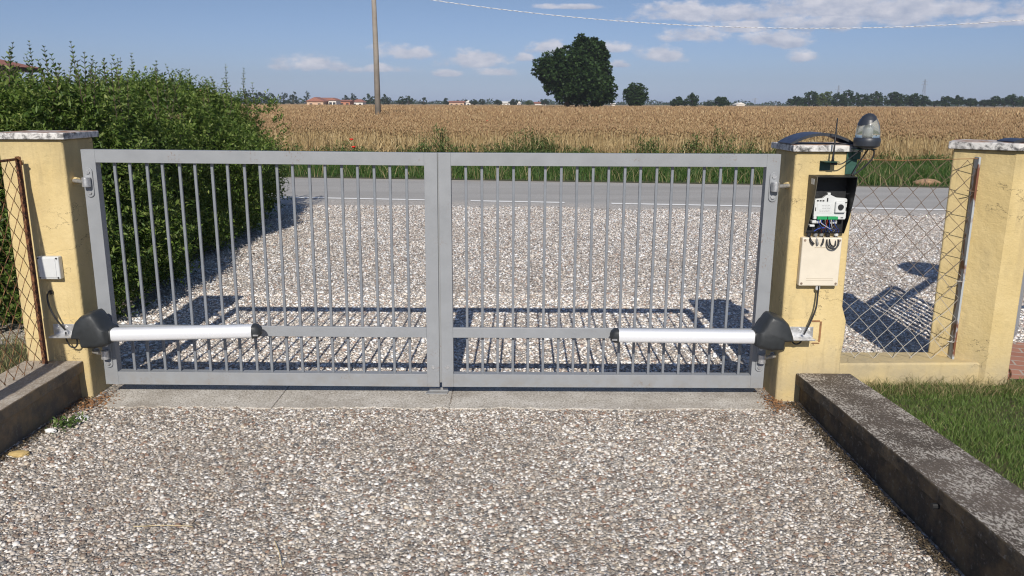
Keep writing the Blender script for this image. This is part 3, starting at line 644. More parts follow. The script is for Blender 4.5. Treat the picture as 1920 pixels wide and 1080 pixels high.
MB().box((1.548, YB-.060, .985), (1.598, YB-.035, 1.000)).build('terminal_block', 'terminal_green', ct, bevel=.001)
MB().box((1.602, YB-.060, .985), (1.652, YB-.035, 1.000)).build('terminal_block', 'terminal_green', ct, bevel=.001)
MB().box((1.530, YB-.055, .987), (1.545, YB-.035, 1.0)).build('terminal_block', 'white_plastic', ct, bevel=.001)
MB().box((1.528, YB-.045, .962), (1.572, YB-.012, .980)).build('capacitor', 'white_plastic', ct, bevel=.006, seg=3)
MB().box((1.520, YB-.040, .944), (1.546, YB-.012, .956)).build('capacitor', 'white_plastic', ct, bevel=.004, seg=3)
MB().box((1.625, YB-.035, .960), (1.660, YB-.012, .978)).build('transformer', 'white_plastic', ct, bevel=.003)
for i in range(13):
    xa = 1.552+i*.0078; xb_ = 1.53+random.uniform(0, .15); m_ = ['wire_blue', 'wire_brown', 'white_plastic', 'wire_blue', 'cable_black', 'cable_grey', 'wire_red'][i % 7]
    cable('wire', [(xa, YB-.056, 1.002), (xa+random.uniform(-.006, .006), YB-.062, .985), ((xa+xb_)/2, YB-.05-random.uniform(0, .012), .958), (xb_, YB-.03, .945), (xb_, YB-.022, .93)], .0013, m_, '', parent=ct)
cable('wire', [(1.54, YB-.05, .94), (1.565, YB-.055, .956), (1.60, YB-.055, .958), (1.63, YB-.055, .942)], .0022, 'wire_blue', '', parent=ct)
for o_ in list(ct.children):
    if o_.name.split('.')[0] in ('circuit_cover', 'terminal_block', 'capacitor', 'transformer'): o_.location.z += .016
for i, xg in enumerate((1.527, 1.562, 1.592, 1.625, 1.668)):
    MB().lathe([(.009, -.016), (.011, -.012), (.011, 0)], (xg, YB-.016, ZB), 12, 'z').build('gland', ['cable_black', 'cable_grey', 'cable_grey', 'cable_black', 'white_plastic'][i], ct)
cable('cable', [(1.527, YB-.016, .912), (1.530, YB-.045, .89), (1.545, YB-.05, .872)], .0062, 'cable_black', 'thick black cable stub, leftmost under the control box')
cable('cable', [(1.562, YB-.016, .912), (1.562, YB-.045, .888), (1.566, YB-.050, .870)], .0055, 'cable_grey', 'grey cable stub, second from left under the control box')
cable('cable', [(1.596, YB-.016, .912), (1.594, YB-.045, .890), (1.586, YB-.05, .868)], .0045, 'cable_black', 'black cable stub, third from left under the control box')
cable('cable', [(1.622, YB-.016, .912), (1.612, YB-.05, .88), (1.625, YB-.055, .855), (1.655, YB-.055, .852), (1.672, YB-.05, .878), (1.668, YB-.02, .912)], .004, 'cable_black', 'black cable bent in a wide loop under the control box')
cable('cable', [(1.632, YB-.016, .912), (1.627, YB-.048, .885), (1.637, YB-.05, .866), (1.656, YB-.05, .868), (1.660, YB-.02, .912)], .0035, 'cable_black', 'black cable bent in a narrow loop under the control box')
MB().box((X0-.001, YB-.085, 1.18), (X0+.0002, YB-.045, 1.208)).build('sticker', 'white_plastic', ct)

# lid lying on the cap, green brackets, antenna, lamp
def arch(x0, x1, y0, y1, zb, rise, m, label, name='box_lid'):
    n = 22; top = []; bot = []
    for i in range(n+1):
        t = i/n; z = rise*(1-(2*t-1)**2)
        top.append((x0+(x1-x0)*t, zb+z+.006)); bot.append((x0+(x1-x0)*t, zb+max(0, z-.002)))
    g = thing(name, label, 'lid', ((x0+x1)/2, (y0+y1)/2, zb))
    MB().prism(top[::-1]+bot, y0, y1, 'y').build('shell', m, g, smooth='auto', bevel=.002)
    rim = [(p[0], p[1]+.001) for p in top[::-1]]+[(p[0], p[1]-.007) for p in bot]
    MB().prism([(p[0], p[1]) for p in top[::-1]]+[(p[0], max(zb, p[1]-.006)) for p in bot], y0-.004, y0-.0002, 'y').build('rim', 'dark_grey_plastic', g)
    return g
arch(1.405, 1.735, 4.10, 4.30, 1.372, .052, 'navy_plastic', 'dark curved plastic lid lying on the right gate pillar')
arch(2.655, 2.80, 4.30, 4.45, 1.377, .014, 'navy_plastic', 'small dark blue lid lying on the boundary pillar cap')
an = thing('antenna', 'thin black rod antenna on a small green bracket', 'antenna', (1.602, 4.05, 1.29))
MB().box((1.557, 4.012, 1.289), (1.632, 4.080, 1.2925)).box((1.557, 4.080, 1.245), (1.61, 4.0845, 1.2925)).build('bracket', 'green_paint', an, bevel=.001)
MB().tube([(1.600, 4.03, 1.2925), (1.600, 4.03, 1.305), (1.601, 4.03, 1.335), (1.604, 4.03, 1.505)], [.008, .006, .0045, .003], 10).build('rod', 'black_plastic', an, smooth=True)
MB().tube([(1.59, 4.03, 1.283), (1.622, 4.03, 1.281)], .007, 8).build('plug', 'black_plastic', an)
la = thing('flashing_lamp', 'egg-shaped smoked warning lamp above the right corner of the right pillar', 'lamp', (1.752, 4.0, 1.368))
LX, LY, LZ = 1.752, 4.01, 1.372
MB().box((1.688, 4.0775, 1.225), (1.742, 4.0845, 1.337)).box((1.700, 4.0, 1.352), (1.80, 4.0775, 1.356)).box((1.716, 4.0720, 1.30), (1.756, 4.0772, 1.352)).build('bracket', 'green_paint', la, bevel=.001)
MB().lathe([(.03, -.014), (.052, -.006), (.060, 0), (.0625, .02), (.0615, .036), (.058, .040)], (LX, LY, LZ), 32, 'z').build('base', 'dark_grey_plastic', la, smooth='auto')
egg = [(.0575, .040), (.0575, .055), (.055, .078), (.0495, .102), (.041, .124), (.030, .141), (.016, .152), (.003, .156)]
MB().lathe(egg, (LX, LY, LZ), 32, 'z').build('dome', 'smoked_lens', la, smooth=True)
MB().lathe([(.012, .036), (.020, .05), (.020, .085), (.012, .098)], (LX, LY, LZ), 16, 'z').build('bulb', 'bulb', la, smooth=True)
capm = MB(); n = 64; eh = [h for r, h in egg]; er = [r for r, h in egg]; hs_ = np.linspace(.075, .1575, 46); rings = []
for h_ in hs_:
    r_ = float(np.interp(h_-.0015, eh, er))*1.03+.0006; rings.append([(LX+r_*math.cos(2*math.pi*k/n), LY+r_*math.sin(2*math.pi*k/n), LZ+h_) for k in range(n)])
fs = []
for i in range(len(rings)-1):
    for k in range(n):
        a = 2*math.pi*(k+.5)/n
        if hs_[i] > .124+.026*math.cos(a)+.010*math.sin(a): fs.append((i*n+k, i*n+(k+1) % n, (i+1)*n+(k+1) % n, (i+1)*n+k))
capm.add([v for r_ in rings for v in r_], fs)
used = sorted({i for f in capm.f for i in f}); mp = {o_: i for i, o_ in enumerate(used)}; capm.v = [capm.v[i] for i in used]; capm.f = [tuple(mp[i] for i in f) for f in capm.f]
capm.build('top_cap', 'dark_grey_plastic', la, smooth=True)
cable('cable', [(1.622, 4.03, 1.281), (1.65, 4.03, 1.283), (1.69, 4.02, 1.318), (1.73, 4.01, 1.355)], .003, 'cable_black', 'thin black cable from the antenna to the lamp')
cable('cable', [(1.76, 4.0, 1.358), (1.752, 4.02, 1.33), (1.73, 4.03, 1.28), (1.702, 4.03, 1.222)], .0038, 'cable_black', 'black cable running straight from the lamp into the control box')
cable('cable', [(1.765, 4.0, 1.358), (1.79, 4.005, 1.345), (1.785, 4.01, 1.305), (1.75, 4.02, 1.262), (1.708, 4.03, 1.222)], .0038, 'cable_black', 'black cable bowing outwards from the lamp into the control box')

# ------------------------------------------------------------------ mesh fences
def chain(P0, U, nu, nv, dw, dh, r, seed, m, parent, zlim=None, curl=True):
    rd = random.Random(seed); mb = MB(); U = Vector(U).normalized(); Nn = U.cross(Vector((0, 0, 1))).normalized()
    for i in range(nu*2+1):            # zigzag wires, each weaving down
        pts = []; x = i*dw/2
        for j in range(nv*2+1):
            s = 1 if j % 2 == 0 else -1
            off = s*dw/4*(1 if i % 2 == 0 else 1)
            xx = i*dw/2+off+rd.uniform(-.003, .003)+.006*math.sin(i*.8+j*.35); zz = -j*dh/2+rd.uniform(-.003, .003)+.005*math.sin(i*.5)
            k = Vector(P0)+U*xx+Vector((0, 0, zz))
            pts.append(k+Nn*(.0035*(1 if (i % 2 == 0) else -1)))
        q = []
        for a in range(len(pts)-1):
            d = pts[a+1]-pts[a]; q += [pts[a]+d*.08, pts[a]+d*.5+Nn*.001, pts[a+1]-d*.08]
        mb.tube(q, r, 5)
    return mb.build('wire_mesh', m, parent, smooth=True)
fr = thing('mesh_fence', 'grey and rusty diamond mesh fence on the low yellow wall', 'fence', (2.1, 4.33, .165))
def chain2(P0, P1, ztop, zbot, dw, dh, r, m, parent, seed, z0b=None):
    rd = random.Random(seed); U = (Vector(P1)-Vector(P0)); L = U.length; U.normalize(); Nn = Vector((-U.y, U.x, 0)); mb = MB(); H = ztop-zbot; nv = int(round(H/dh*2)); dh2 = H/nv; nu = int(round(L/(dw/2))); dx = L/nu
    nodes = {}
    for i in range(nu+1):
        for j in range(nv+1):
            sg = .008*math.sin(j*.45+i*.2)*min(1, (nu-i)/3); nodes[i, j] = (i*dx+sg+rd.uniform(-.0035, .0035), ztop-j*dh2+.006*math.sin(i*.9)+rd.uniform(-.003, .003))
    for i in range(nu):                # wire i weaves between node columns i and i+1
        pts = []
        for j in range(nv+1):
            c = i+((i+j) % 2); x, z = nodes[c, j]; side_ = 1 if c > i else -1
            base = Vector((P0[0], P0[1], 0))+U*(x+side_*(.0035))+Vector((0, 0, z))
            pts.append(base+Nn*side_*.003)
        q = []
        for a in range(len(pts)-1):
            d = pts[a+1]-pts[a]
            if a == 0: q.append(pts[a])
            else: q.append(pts[a]+d*.07)
            q.append(pts[a+1]-d*.07)
        q.append(pts[-1]+Vector((rd.uniform(-.01, .01), rd.uniform(-.01, .0), -.008))); mb.tube(q, r, 5)
    return mb.build('wire_mesh', m, parent, smooth=True)
chain2((1.78, 4.335, 0), (2.50, 4.335, 0), 1.285, .168, .107, .118, .0016, 'mesh_wire', fr, 5)
MB().prism([(2.496, 4.318), (2.508, 4.318), (2.508, 4.362), (2.496, 4.362)], .165, 1.298, 'z').build('post', 'grey_rusty_post', fr, bevel=.002)
MB().tube([(1.745, 4.335, 1.285), (2.1, 4.335, 1.279), (2.51, 4.33, 1.291)], .0022, 6).build('top_wire', 'rust_wire', fr)
for z_ in (1.12, .62, .27): MB().tube([(2.46, 4.325, z_), (2.49, 4.322, z_-.004), (2.518, 4.33, z_)], .0025, 6).build('tie', 'mesh_wire', fr)
fl = thing('mesh_fence', 'rusty brown diamond mesh fence on the beige kerb wall', 'fence', (-2.47, 3.5, .215))
chain2((-2.47, 4.03, 0), (-2.40, 2.05, 0), 1.285, .232, .085, .098, .0019, 'rust_wire', fl, 9)
MB().box((-2.485, 4.025, .213), (-2.457, 4.029, 1.30)).box((-2.485, 4.0295, .213), (-2.480, 4.055, 1.30)).build('post', 'rust', fl)
MB().tube([(-2.472, 4.02, 1.288), (-2.44, 3.2, 1.286), (-2.40, 2.05, 1.285)], .0065, 8).build('top_rod', 'rust', fl)
MB().tube([(-2.472, 4.02, 1.285), (-2.46, 4.0, 1.30), (-2.452, 4.02, 1.28), (-2.46, 4.04, 1.26)], .004, 6).build('tie', 'rust_wire', fl)

# footpath gate at the right edge
pg = thing('footpath_gate', 'narrow grey metal footpath gate standing ajar right of the boundary pillar', 'gate', (2.83, 4.42, 0))
ud = Vector((.62, .78, 0)); Bp = Vector((2.815, 4.42, 0))
def pgb(a0, a1, z0, z1, name):
    mb = MB().box((a0, 0, z0), (a1, .035, z1)); Mx = Matrix.Translation(Bp) @ Matrix.Rotation(math.atan2(ud.y, ud.x), 4, 'Z'); mb.xf(Mx); mb.build(name, 'gate_paint', pg, bevel=.002)
pgb(0, .045, .09, 1.25, 'stile'); pgb(.855, .9, .09, 1.25, 'stile'); pgb(.045, .855, .09, .14, 'bottom_rail'); pgb(.045, .855, 1.2, 1.25, 'top_rail')
for i in range(8): pgb(.11+i*.09, .126+i*.09, .14, 1.2, 'bar')
hk = cable('iron_hook', [(2.80, 4.33, .20), (2.79, 4.32, .12), (2.785, 4.32, .06), (2.81, 4.32, .042), (2.84, 4.32, .06), (2.835, 4.32, .10), (2.81, 4.32, .11)], .006, 'rust', 'curled rusty iron hook at the foot of the boundary pillar', 'hook')

gl = thing('shadow_caster', 'unseen slanting arm and disc added to cast the shadow beyond the mesh fence', 'lamp', (4.3, 5.0, 0))  # added out of view only to throw a shadow; no lamp known here
MB().tube([(2.93, 5.0, .80), (3.4, 5.0, 1.15), (4.0, 5.0, 1.66)], .035, 10).build('arm', 'gate_paint', gl, smooth=True)
MB().tube([(4.05, 5.0, 0), (4.05, 5.0, 1.7)], .03, 10).build('post', 'gate_paint', gl, smooth=True)
MB().lathe([(.30, -.12), (.28, .02), (.20, .12), (.04, .16)], (4.05, 5.0, 1.85), 24, 'z').build('shade', 'dark_grey_plastic', gl, smooth='auto')
# ------------------------------------------------------------------ lawn grass
def scatter(n, x0, x1, y0, y1): return np.c_[rng.uniform(x0, x1, n), rng.uniform(y0, y1, n), np.zeros(n)]
P = scatter(90000, 1.80, 3.6, 1.6, 4.33); P[:, 2] = .032
keep = ~((P[:, 0] < 1.835)) & (P[:, 1] < 4.235+.13*np.clip((P[:, 0]-2.78)/.1, 0, 1)) & (P[:, 0] < .75*P[:, 1]+.5); P = P[keep]
h = rng.uniform(.012, .034, len(P))*(1+.6*(np.sin(P[:, 0]*9)+np.sin(P[:, 1]*7+P[:, 0]*4))*.35); V, F = blades(P, h, rng.uniform(.002, .0042, len(P)), .9)
tag(arr_mesh('lawn_grass', V, F, 'grass'), 'short green grass right of the dark kerb wall', None, None, 'stuff')
P = scatter(5000, 1.85, 2.85, 4.05, 4.235); P[:, 2] = .035; h = rng.uniform(.03, .09, len(P)); V, F = blades(P[:900], h[:900], rng.uniform(.002, .004, 900), 1.5)
tag(arr_mesh('dry_grass', V, F, 'dry_grass'), 'dry straw-coloured grass along the foot of the low wall', None, None, 'stuff')
P = scatter(26000, -5.5, -2.64, 2.4, 5.0); P[:, 2] = .045; h = rng.uniform(.02, .075, len(P)); V, F = blades(P, h, rng.uniform(.002, .005, len(P)), .9)
tag(arr_mesh('rough_grass', V, F, 'dry_grass'), 'rough half-dry grass behind the left mesh fence', None, None, 'stuff')
# verge grass
n = 75000; X = rng.uniform(-16, 17, n); Yb = rng.uniform(16.85, 21.6, n)**1.0; P = np.c_[X, Yb+RS*X, np.zeros(n)]
dens_ = (np.sin(X*1.3)+np.sin(X*.53+1)+np.sin(X*3.1+Yb)); h = rng.uniform(.14, .34, n)*np.clip((Yb-16.6)/.8, .35, 1.15)*(1+.12*dens_); V, F = blades(P, h, rng.uniform(.008, .018, n), .55)
tag(arr_mesh('verge_grass', V, F, 'verge_grass'), 'tall green grass on the verge beyond the road', None, None, 'stuff')

n = 9000; X = rng.uniform(-16, 17, n); Yb = rng.uniform(16.7, 21.3, n); P = np.c_[X, Yb+RS*X, np.zeros(n)]; V, F = blades(P, rng.uniform(.12, .42, n), rng.uniform(.006, .013, n), .8)
tag(arr_mesh('dry_verge_grass', V, F, 'dry_grass'), 'drier straw-tipped grass mixed into the far verge', None, None, 'stuff')
# ------------------------------------------------------------------ wheat
def wheat(name, y0, y1, n, hs, ear, wid, label, stalk=True, seed=0, ylaw=1.0):
    Y = y0+(y1-y0)*rng.uniform(0, 1, n)**ylaw; X = rng.uniform(-1, 1, n)*(.72*Y+2); Yw = Y+RS*X*(1 if y1 < 40 else .5)
    ht = hs*(1+rng.normal(0, .10, n)+.05*np.sin(X*.9)*np.cos(Y*.6)); P = np.c_[X, Yw, np.zeros(n)]
    a = rng.uniform(0, 2*np.pi, n); ln = rng.normal(0, .09, (n, 2)); top = np.c_[X+ln[:, 0]*ht, Yw+ln[:, 1]*ht, ht]
    if stalk:
        S = np.c_[np.cos(a), np.sin(a)*.3, np.zeros(n)]*wid*.32; V = np.stack([P-S, P+S, top+S*.7, top-S*.7], 1).reshape(-1, 3)
        F = (np.array([(0, 1, 2, 3)])[None]+(np.arange(n)*4)[:, None, None]).reshape(-1, 4)
        tag(arr_mesh(name+'_stalks', V, F, 'wheat_stalk'), label+', straw stalks', None, None, 'stuff')
    D = nrm(np.c_[ln*2+rng.normal(0, .30, (n, 2)), np.ones(n)]); L = ear*rng.uniform(.7, 1.25, n)
    s1 = nrm(np.cross(D, rng.normal(size=(n, 3)))); s2 = np.cross(D, s1)
    T0 = np.array([(0, 0, -.1), (1, 0, .35), (0, 1, .35), (-1, 0, .35), (0, -1, .35), (0, 0, 1)], float); F0 = np.array([(0, 2, 1), (0, 3, 2), (0, 4, 3), (0, 1, 4), (5, 1, 2), (5, 2, 3), (5, 3, 4), (5, 4, 1)])
    V, F = inst(T0, F0, top, s1*(wid*.85), s2*(wid*.85), D*L[:, None])
    tag(arr_mesh(name+'_ears', V, F, 'wheat_ear'), label+', ears', None, None, 'stuff')
wheat('wheat_edge', 21.2, 27.5, 62000, .80, .10, .0125, 'ripe wheat at the near edge of the field', True, ylaw=1.25)
wheat('wheat_near', 26, 45, 80000, .84, .15, .019, 'ripe wheat in the near part of the field', False, ylaw=1.1)
wheat('wheat_far', 45, 170, 90000, .85, .26, .05, 'ripe wheat in the far part of the field', False, ylaw=1.3)
# dry leaves in the first rows
n = 16000; X = rng.uniform(-17, 18, n); Yb = 21.0+rng.exponential(.8, n); P = np.c_[X, Yb+RS*X, rng.uniform(0, .55, n)]; V, F = blades(P, rng.uniform(.1, .32, n), rng.uniform(.008, .016, n), 1.2)
tag(arr_mesh('wheat_leaves', V, F, 'wheat_stalk'), 'dry leaves among the first wheat rows', None, None, 'stuff')
# closed canopy under the ears (undulating)
nx, ny = 120, 90; yy = 24.2*(520/24.2)**(np.linspace(0, 1, ny)); V = []; 
for j, y in enumerate(yy):
    xs_ = np.linspace(-1, 1, nx)*(1.0*y+20); V.append(np.c_[xs_, y+RS*xs_*(1 if y < 60 else .4), .70+.05*np.sin(xs_*.31+y*.2)+rng.uniform(-.02, .02, nx)])
V = np.concatenate(V); F = np.array([(j*nx+i, j*nx+i+1, (j+1)*nx+i+1, (j+1)*nx+i) for j in range(ny-1) for i in range(nx-1)])
sk = np.c_[V[:nx, 0], V[:nx, 1]+.02, np.zeros(nx)]; k0 = len(V); V = np.concatenate([V, sk]); F = np.concatenate([F, np.array([(k0+i, k0+i+1, i+1, i) for i in range(nx-1)])])
tag(arr_mesh('wheat_canopy', V, F, 'wheat_canopy'), 'closed golden brown surface of the wheat field', None, None, 'stuff')
# weeds between wheat and verge
PP = []; DD = []
for (px, wpx, zt, cnt) in ((640, 60, .45, 500), (560, 40, .42, 300), (815, 34, .80, 1000), (840, 70, .5, 900), (760, 40, .4, 300), (985, 45, .78, 1300), (1030, 55, .6, 1000), (940, 30, .55, 500), (1110, 40, .4, 500), (1210, 28, .7, 700), (1250, 70, .45, 900), (1290, 22, .66, 500), (1340, 30, .78, 600), (1370, 60, .5, 800), (1420, 40, .6, 500), (1660, 60, .4, 600), (1480, 80, .45, 500), (700, 60, .33, 300), (1720, 40, .36, 300), (500, 25, .5, 300)):
    c = at(px, 300, 20.9); sp = wpx/FPX*21; ns = max(10, int(cnt/14))
    for q in range(ns):
        k = rng.normal(0, .9); sx_ = c.x+k*sp; hgt = zt*1.15*rng.uniform(.45, 1.12)*math.exp(-k*k*.45); sy_ = 20.95+RS*sx_+rng.normal(0, .3)+.5*zt; m_ = 46; f = rng.uniform(0, 1, m_); ln_ = rng.normal(0, .12, 2)
        PP.append(np.c_[sx_+ln_[0]*f+rng.normal(0, .055, m_), sy_+ln_[1]*f+rng.normal(0, .055, m_), f*hgt]); DD.append(rng.normal(size=(m_, 3))*.8+np.array([0, -.2, 1.1]))
PP = np.concatenate(PP); DD = np.concatenate(DD); V, F = leaves(PP, DD, rng.uniform(.05, .15, len(PP)), rng.uniform(.008, .022, len(PP)), (QL_T, QL_F))
tag(arr_mesh('weeds', V, F, 'weed'), 'green weeds growing in patches at the wheat edge', None, None, 'stuff')
for (px, py, Y, lb) in ((913, 227, 27, 'red poppy standing above the wheat left of the big tree'), (659, 262, 21.0, 'red poppy in the first wheat rows, the upper of the close pair'), (663, 276, 20.8, 'red poppy in the first wheat rows, the lower of the close pair')):
    c = at(px, py, Y); p = thing('poppy', lb, 'flower', (c.x, c.y, 0), 'poppies in the wheat')
    MB().tube([(c.x, c.y, 0), (c.x+.01, c.y, c.z)], .004, 5).build('stem', 'stem_green', p)
    MB().lathe([(.008, -.02), (.035, -.012), (.052, .012), (.05, .03), (.03, .022)], tuple(c), 9, 'z').build('petals', 'poppy_red', p, smooth=True)
# clod at the road edge
c = at(1738, 348, 1); d = ray(1738, 347); t_ = -EYE/d.z; cc = d*t_+Vector((0, 0, EYE)); mb = MB()
def blob(c, rx, ry, rz, seed, nn=10):
    rd = random.Random(seed); rings = []
    for i in range(nn+1):
        ph = math.pi*(.03+.94*i/nn); r_ = math.sin(ph); rings.append([(c[0]+rx*r_*math.cos(2*math.pi*k/14)*(1+rd.uniform(-.15, .15)), c[1]+ry*r_*math.sin(2*math.pi*k/14)*(1+rd.uniform(-.15, .15)), c[2]-rz*math.cos(ph)) for k in range(14)])
    return MB().loft(rings)
tag(blob((cc.x, cc.y, .04), .27, .12, .09, 3).build('earth_clod', 'clod', smooth=True), 'brown lump of earth lying at the far road edge', 'clod')

# ------------------------------------------------------------------ hedge
def hedge():
    g = thing('hedge', 'tall leafy green privet hedge behind the left gate leaf', 'hedge', (-5, 8, 0))
    x0, x1, y0, y1, H = -9.0, -3.18, 5.35, 11.3, 1.58
    def face(kind, n):
        u = rng.uniform(0, 1, n); v = rng.uniform(0, 1, n); dep = rng.exponential(.10, n)-.02
        if kind == 'side':
            y = y0+(y1-y0)*u**1.25; z = .04+(H-.02)*v; bul = .10*np.sin(y*2.1+1)+.07*np.sin(y*4.7+z*3)+.06*np.sin(z*5+y)-.60*np.clip((z-.9)/.7, 0, 1)**1.4-.10*np.clip((.35-z)/.35, 0, 1)+.12
            return np.c_[x1+.10+bul-dep-.055*(y-y0), y, z], np.tile([1., -.05, .25], (n, 1))
        if kind == 'front':
            x = x1-(x1-x0)*u**1.1+.02; z = .04+(H-.02)*v; bul = .10*np.sin(x*2.3)+.07*np.sin(x*5.1+z*3)-.25*np.clip((z-1.2)/.5, 0, 1)**2+.08
            return np.c_[x, y0-bul+dep, z], np.tile([.1, -1., .3], (n, 1))
        if kind == 'back':
            x = x1-2.5*u; z = .04+(H-.02)*v; return np.c_[x, y1+.1*np.sin(x*3)-dep, z], np.tile([.2, 1., .3], (n, 1))
        x = x1-.42-(x1-x0)*u; y = y0+.1+(y1-y0-.1)*v; z = H+.07*np.sin(x*2.7+y*1.3)+.06*np.sin(y*3.9)-.22*np.clip((x-(x1-.75))/.6, 0, 1)**2-.30*np.clip((y0+.5-y)/.5, 0, 1)**2
        return np.c_[x, y, z-dep+.03], np.tile([0.05, -.1, 1.], (n, 1))
    PS, DS = [], []
    for k, n in (('side', 6400), ('front', 5200), ('top', 6600), ('back', 900)):
        p, nn_ = face(k, n); d = nrm(nn_*.9+rng.normal(0, .5, (n, 3))+np.array([0, 0, .55])); PS.append(p); DS.append(d)
    P = np.concatenate(PS); D = np.concatenate(DS); n = len(P); Ln = rng.uniform(.10, .26, n)
    LPs, LD, LL = [], [], []
    for j in range(11):
        f = (j+rng.uniform(0, .8, n))/11; q = P+D*(Ln*f)[:, None]; sdv = nrm(np.cross(D, rng.normal(size=(n, 3)))); LPs.append(q); LD.append(nrm(sdv*.9+D*.55+rng.normal(0, .2, (n, 3))+np.array([0, 0, .12]))); LL.append(rng.uniform(.038, .066, n)*(1-.25*f))
    P = np.concatenate(LPs); D = np.concatenate(LD); L = np.concatenate(LL); V1, F1 = leaves(P, D, L, L*rng.uniform(.36, .48, len(L)), (QL_T, QL_F))
    # long shoots above
    SP, SD, SL = [], [], []; tb = MB(); rd = random.Random(4)
    spec = [(at(x_, y_, Y_), Y_) for x_, y_, Y_ in ((25, 78, 5.9), (82, 85, 6.0), (132, 76, 6.2), (158, 96, 6.1), (195, 108, 6.5), (208, 118, 6.3), (240, 136, 6.8), (290, 120, 7.3), (305, 142, 7.4), (325, 148, 7.6), (342, 144, 7.8), (425, 155, 9.6), (455, 166, 10.2), (415, 165, 9.8), (70, 110, 5.8), (112, 118, 5.9), (170, 130, 6.2), (222, 150, 6.6), (50, 128, 5.8), (265, 158, 7), (5, 120, 5.8), (385, 168, 9), (95, 100, 6.1), (145, 112, 6.0), (180, 116, 6.3))]
    for k in range(330):
        y = rd.uniform(5.4, 11.2); x = rd.uniform(-3.5-.0*y, -7.5); spec.append((Vector((x, y, H+.12+abs(rd.gauss(0, .16)))), y))
    for tip, Y_ in spec:
        base = Vector((tip.x+rd.uniform(-.12, .12), tip.y+rd.uniform(-.15, .15), 1.42)); m_ = (tip-base); npair = max(4, int(m_.length/.035)); mid = base+m_*.5+Vector((rd.uniform(-.06, .06), rd.uniform(-.05, .05), 0))
        pts = [base, mid, tip]; tb.tube([base, base*.25+mid*.6+tip*.15, mid*.5+tip*.5, tip], [.004, .0035, .0025, .001], 5)
        for i in range(npair):
            f = (i+.5)/npair; q = base*(1-f)**2+mid*2*f*(1-f)+tip*f*f; a = i*1.57+rd.uniform(-.3, .3); taper = (1-f)**.5*.75+.30
            for s in (0, math.pi):
                dv = Vector((math.cos(a+s), math.sin(a+s), .9)).normalized(); SP.append(q); SD.append(dv); SL.append(.062*taper*rd.uniform(.8, 1.2))
    SP = np.array([tuple(p) for p in SP]); SD = np.array([tuple(p) for p in SD]); SL = np.array(SL); V2, F2 = leaves(SP, SD, SL, SL*.38)
    arr_mesh('leaves', V1, F1, 'hedge_leaf', g); arr_mesh('shoot_leaves', V2, F2, 'hedge_leaf', g); tb.build('shoots', 'bark', g)
    # solid near-black core, the dark inside of the hedge put into its colour
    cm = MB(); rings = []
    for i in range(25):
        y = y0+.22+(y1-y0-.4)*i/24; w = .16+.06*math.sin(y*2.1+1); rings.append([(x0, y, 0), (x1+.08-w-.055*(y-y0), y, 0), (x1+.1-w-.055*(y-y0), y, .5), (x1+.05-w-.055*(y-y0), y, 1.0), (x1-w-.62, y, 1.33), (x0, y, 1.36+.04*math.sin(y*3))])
    cm.loft(rings).build('dark_core', 'hedge_core', g)
hedge()
# small weed and debris at the left kerb foot
n = 90; c = np.array([-2.20, 3.72, .01]); P = c+rng.normal(0, 1, (n, 3))*np.array([.035, .05, .006]); P[:, 2] = np.abs(P[:, 2])+.004; V, F = leaves(P, rng.normal(size=(n, 3))+[0, 0, .8], rng.uniform(.015, .035, n), rng.uniform(.008, .018, n)); tag(arr_mesh('weed_tuft', V, F, 'weed'), 'small green weed at the foot of the left kerb wall', 'weed')
def stone(x, y, r_, m, lb, seed, sq=.5): tag(blob((x, y, r_*sq*.7), r_, r_*.6, r_*sq, seed, 6).build('stone', m, smooth=False), lb, 'stone')
stone(-2.18, 3.80, .035, 'white_stone', 'flat white stone lying beside the small weed', 1, .25)
stone(-2.24, 3.62, .028, 'white_stone', 'pale stone at the kerb foot below the small weed', 2)
stone(-2.235, 3.36, .045, 'tile_yellow', 'yellowish tile fragment at the left edge of the driveway', 5, .3)
tag(MB().tube([(-1.42, 2.72, .013), (-1.3, 2.728, .015), (-1.20, 2.726, .012)], .0013, 5).build('straw', 'straw'), 'single pale straw lying across the driveway pebbles', 'straw')
tag(MB().tube([(-.86, 2.62, .014), (-.82, 2.54, .016), (-.79, 2.46, .013)], .0018, 5).build('straw', 'straw'), 'bent straw lying on the pebbles near the picture bottom', 'straw')
n = 380; P = np.c_[rng.normal(-2.24, .055, n), rng.normal(3.99, .075, n), np.full(n, .010)]; V, F = leaves(P, rng.normal(size=(n, 3))*[1, 1, .15], rng.uniform(.008, .022, n), rng.uniform(.005, .012, n), (QL_T, QL_F)); tag(arr_mesh('leaf_litter', V, F, 'rust_wire'), 'brown leaf litter at the foot of the left pillar', None, None, 'stuff')
n = 320; P = np.c_[rng.normal(1.42, .035, n), rng.normal(4.03, .08, n), np.full(n, .010)]; V, F = leaves(P, rng.normal(size=(n, 3))*[1, 1, .15], rng.uniform(.008, .018, n), rng.uniform(.005, .010, n), (QL_T, QL_F)); tag(arr_mesh('leaf_litter', V, F, 'rust_wire'), 'brown leaf litter at the foot of the right pillar', None, None, 'stuff')

for (xa, sg_, nn_, lb_) in ((1.532, -1, 2600, 'right'), (-2.305, 1, 1600, 'left')):
    P = np.c_[xa+sg_*np.abs(rng.normal(0, .028, nn_)), rng.uniform(2.3, 4.05, nn_), rng.uniform(.006, .012, nn_)]; V, F = leaves(P, rng.normal(size=(nn_, 3))*[1, 1, .2], rng.uniform(.006, .016, nn_), rng.uniform(.005, .011, nn_), (QL_T, QL_F))
    tag(arr_mesh('dirt', V, F, 'dirt'), 'dark dirt and moss bits along the foot of the '+lb_+' kerb wall', None, None, 'stuff')
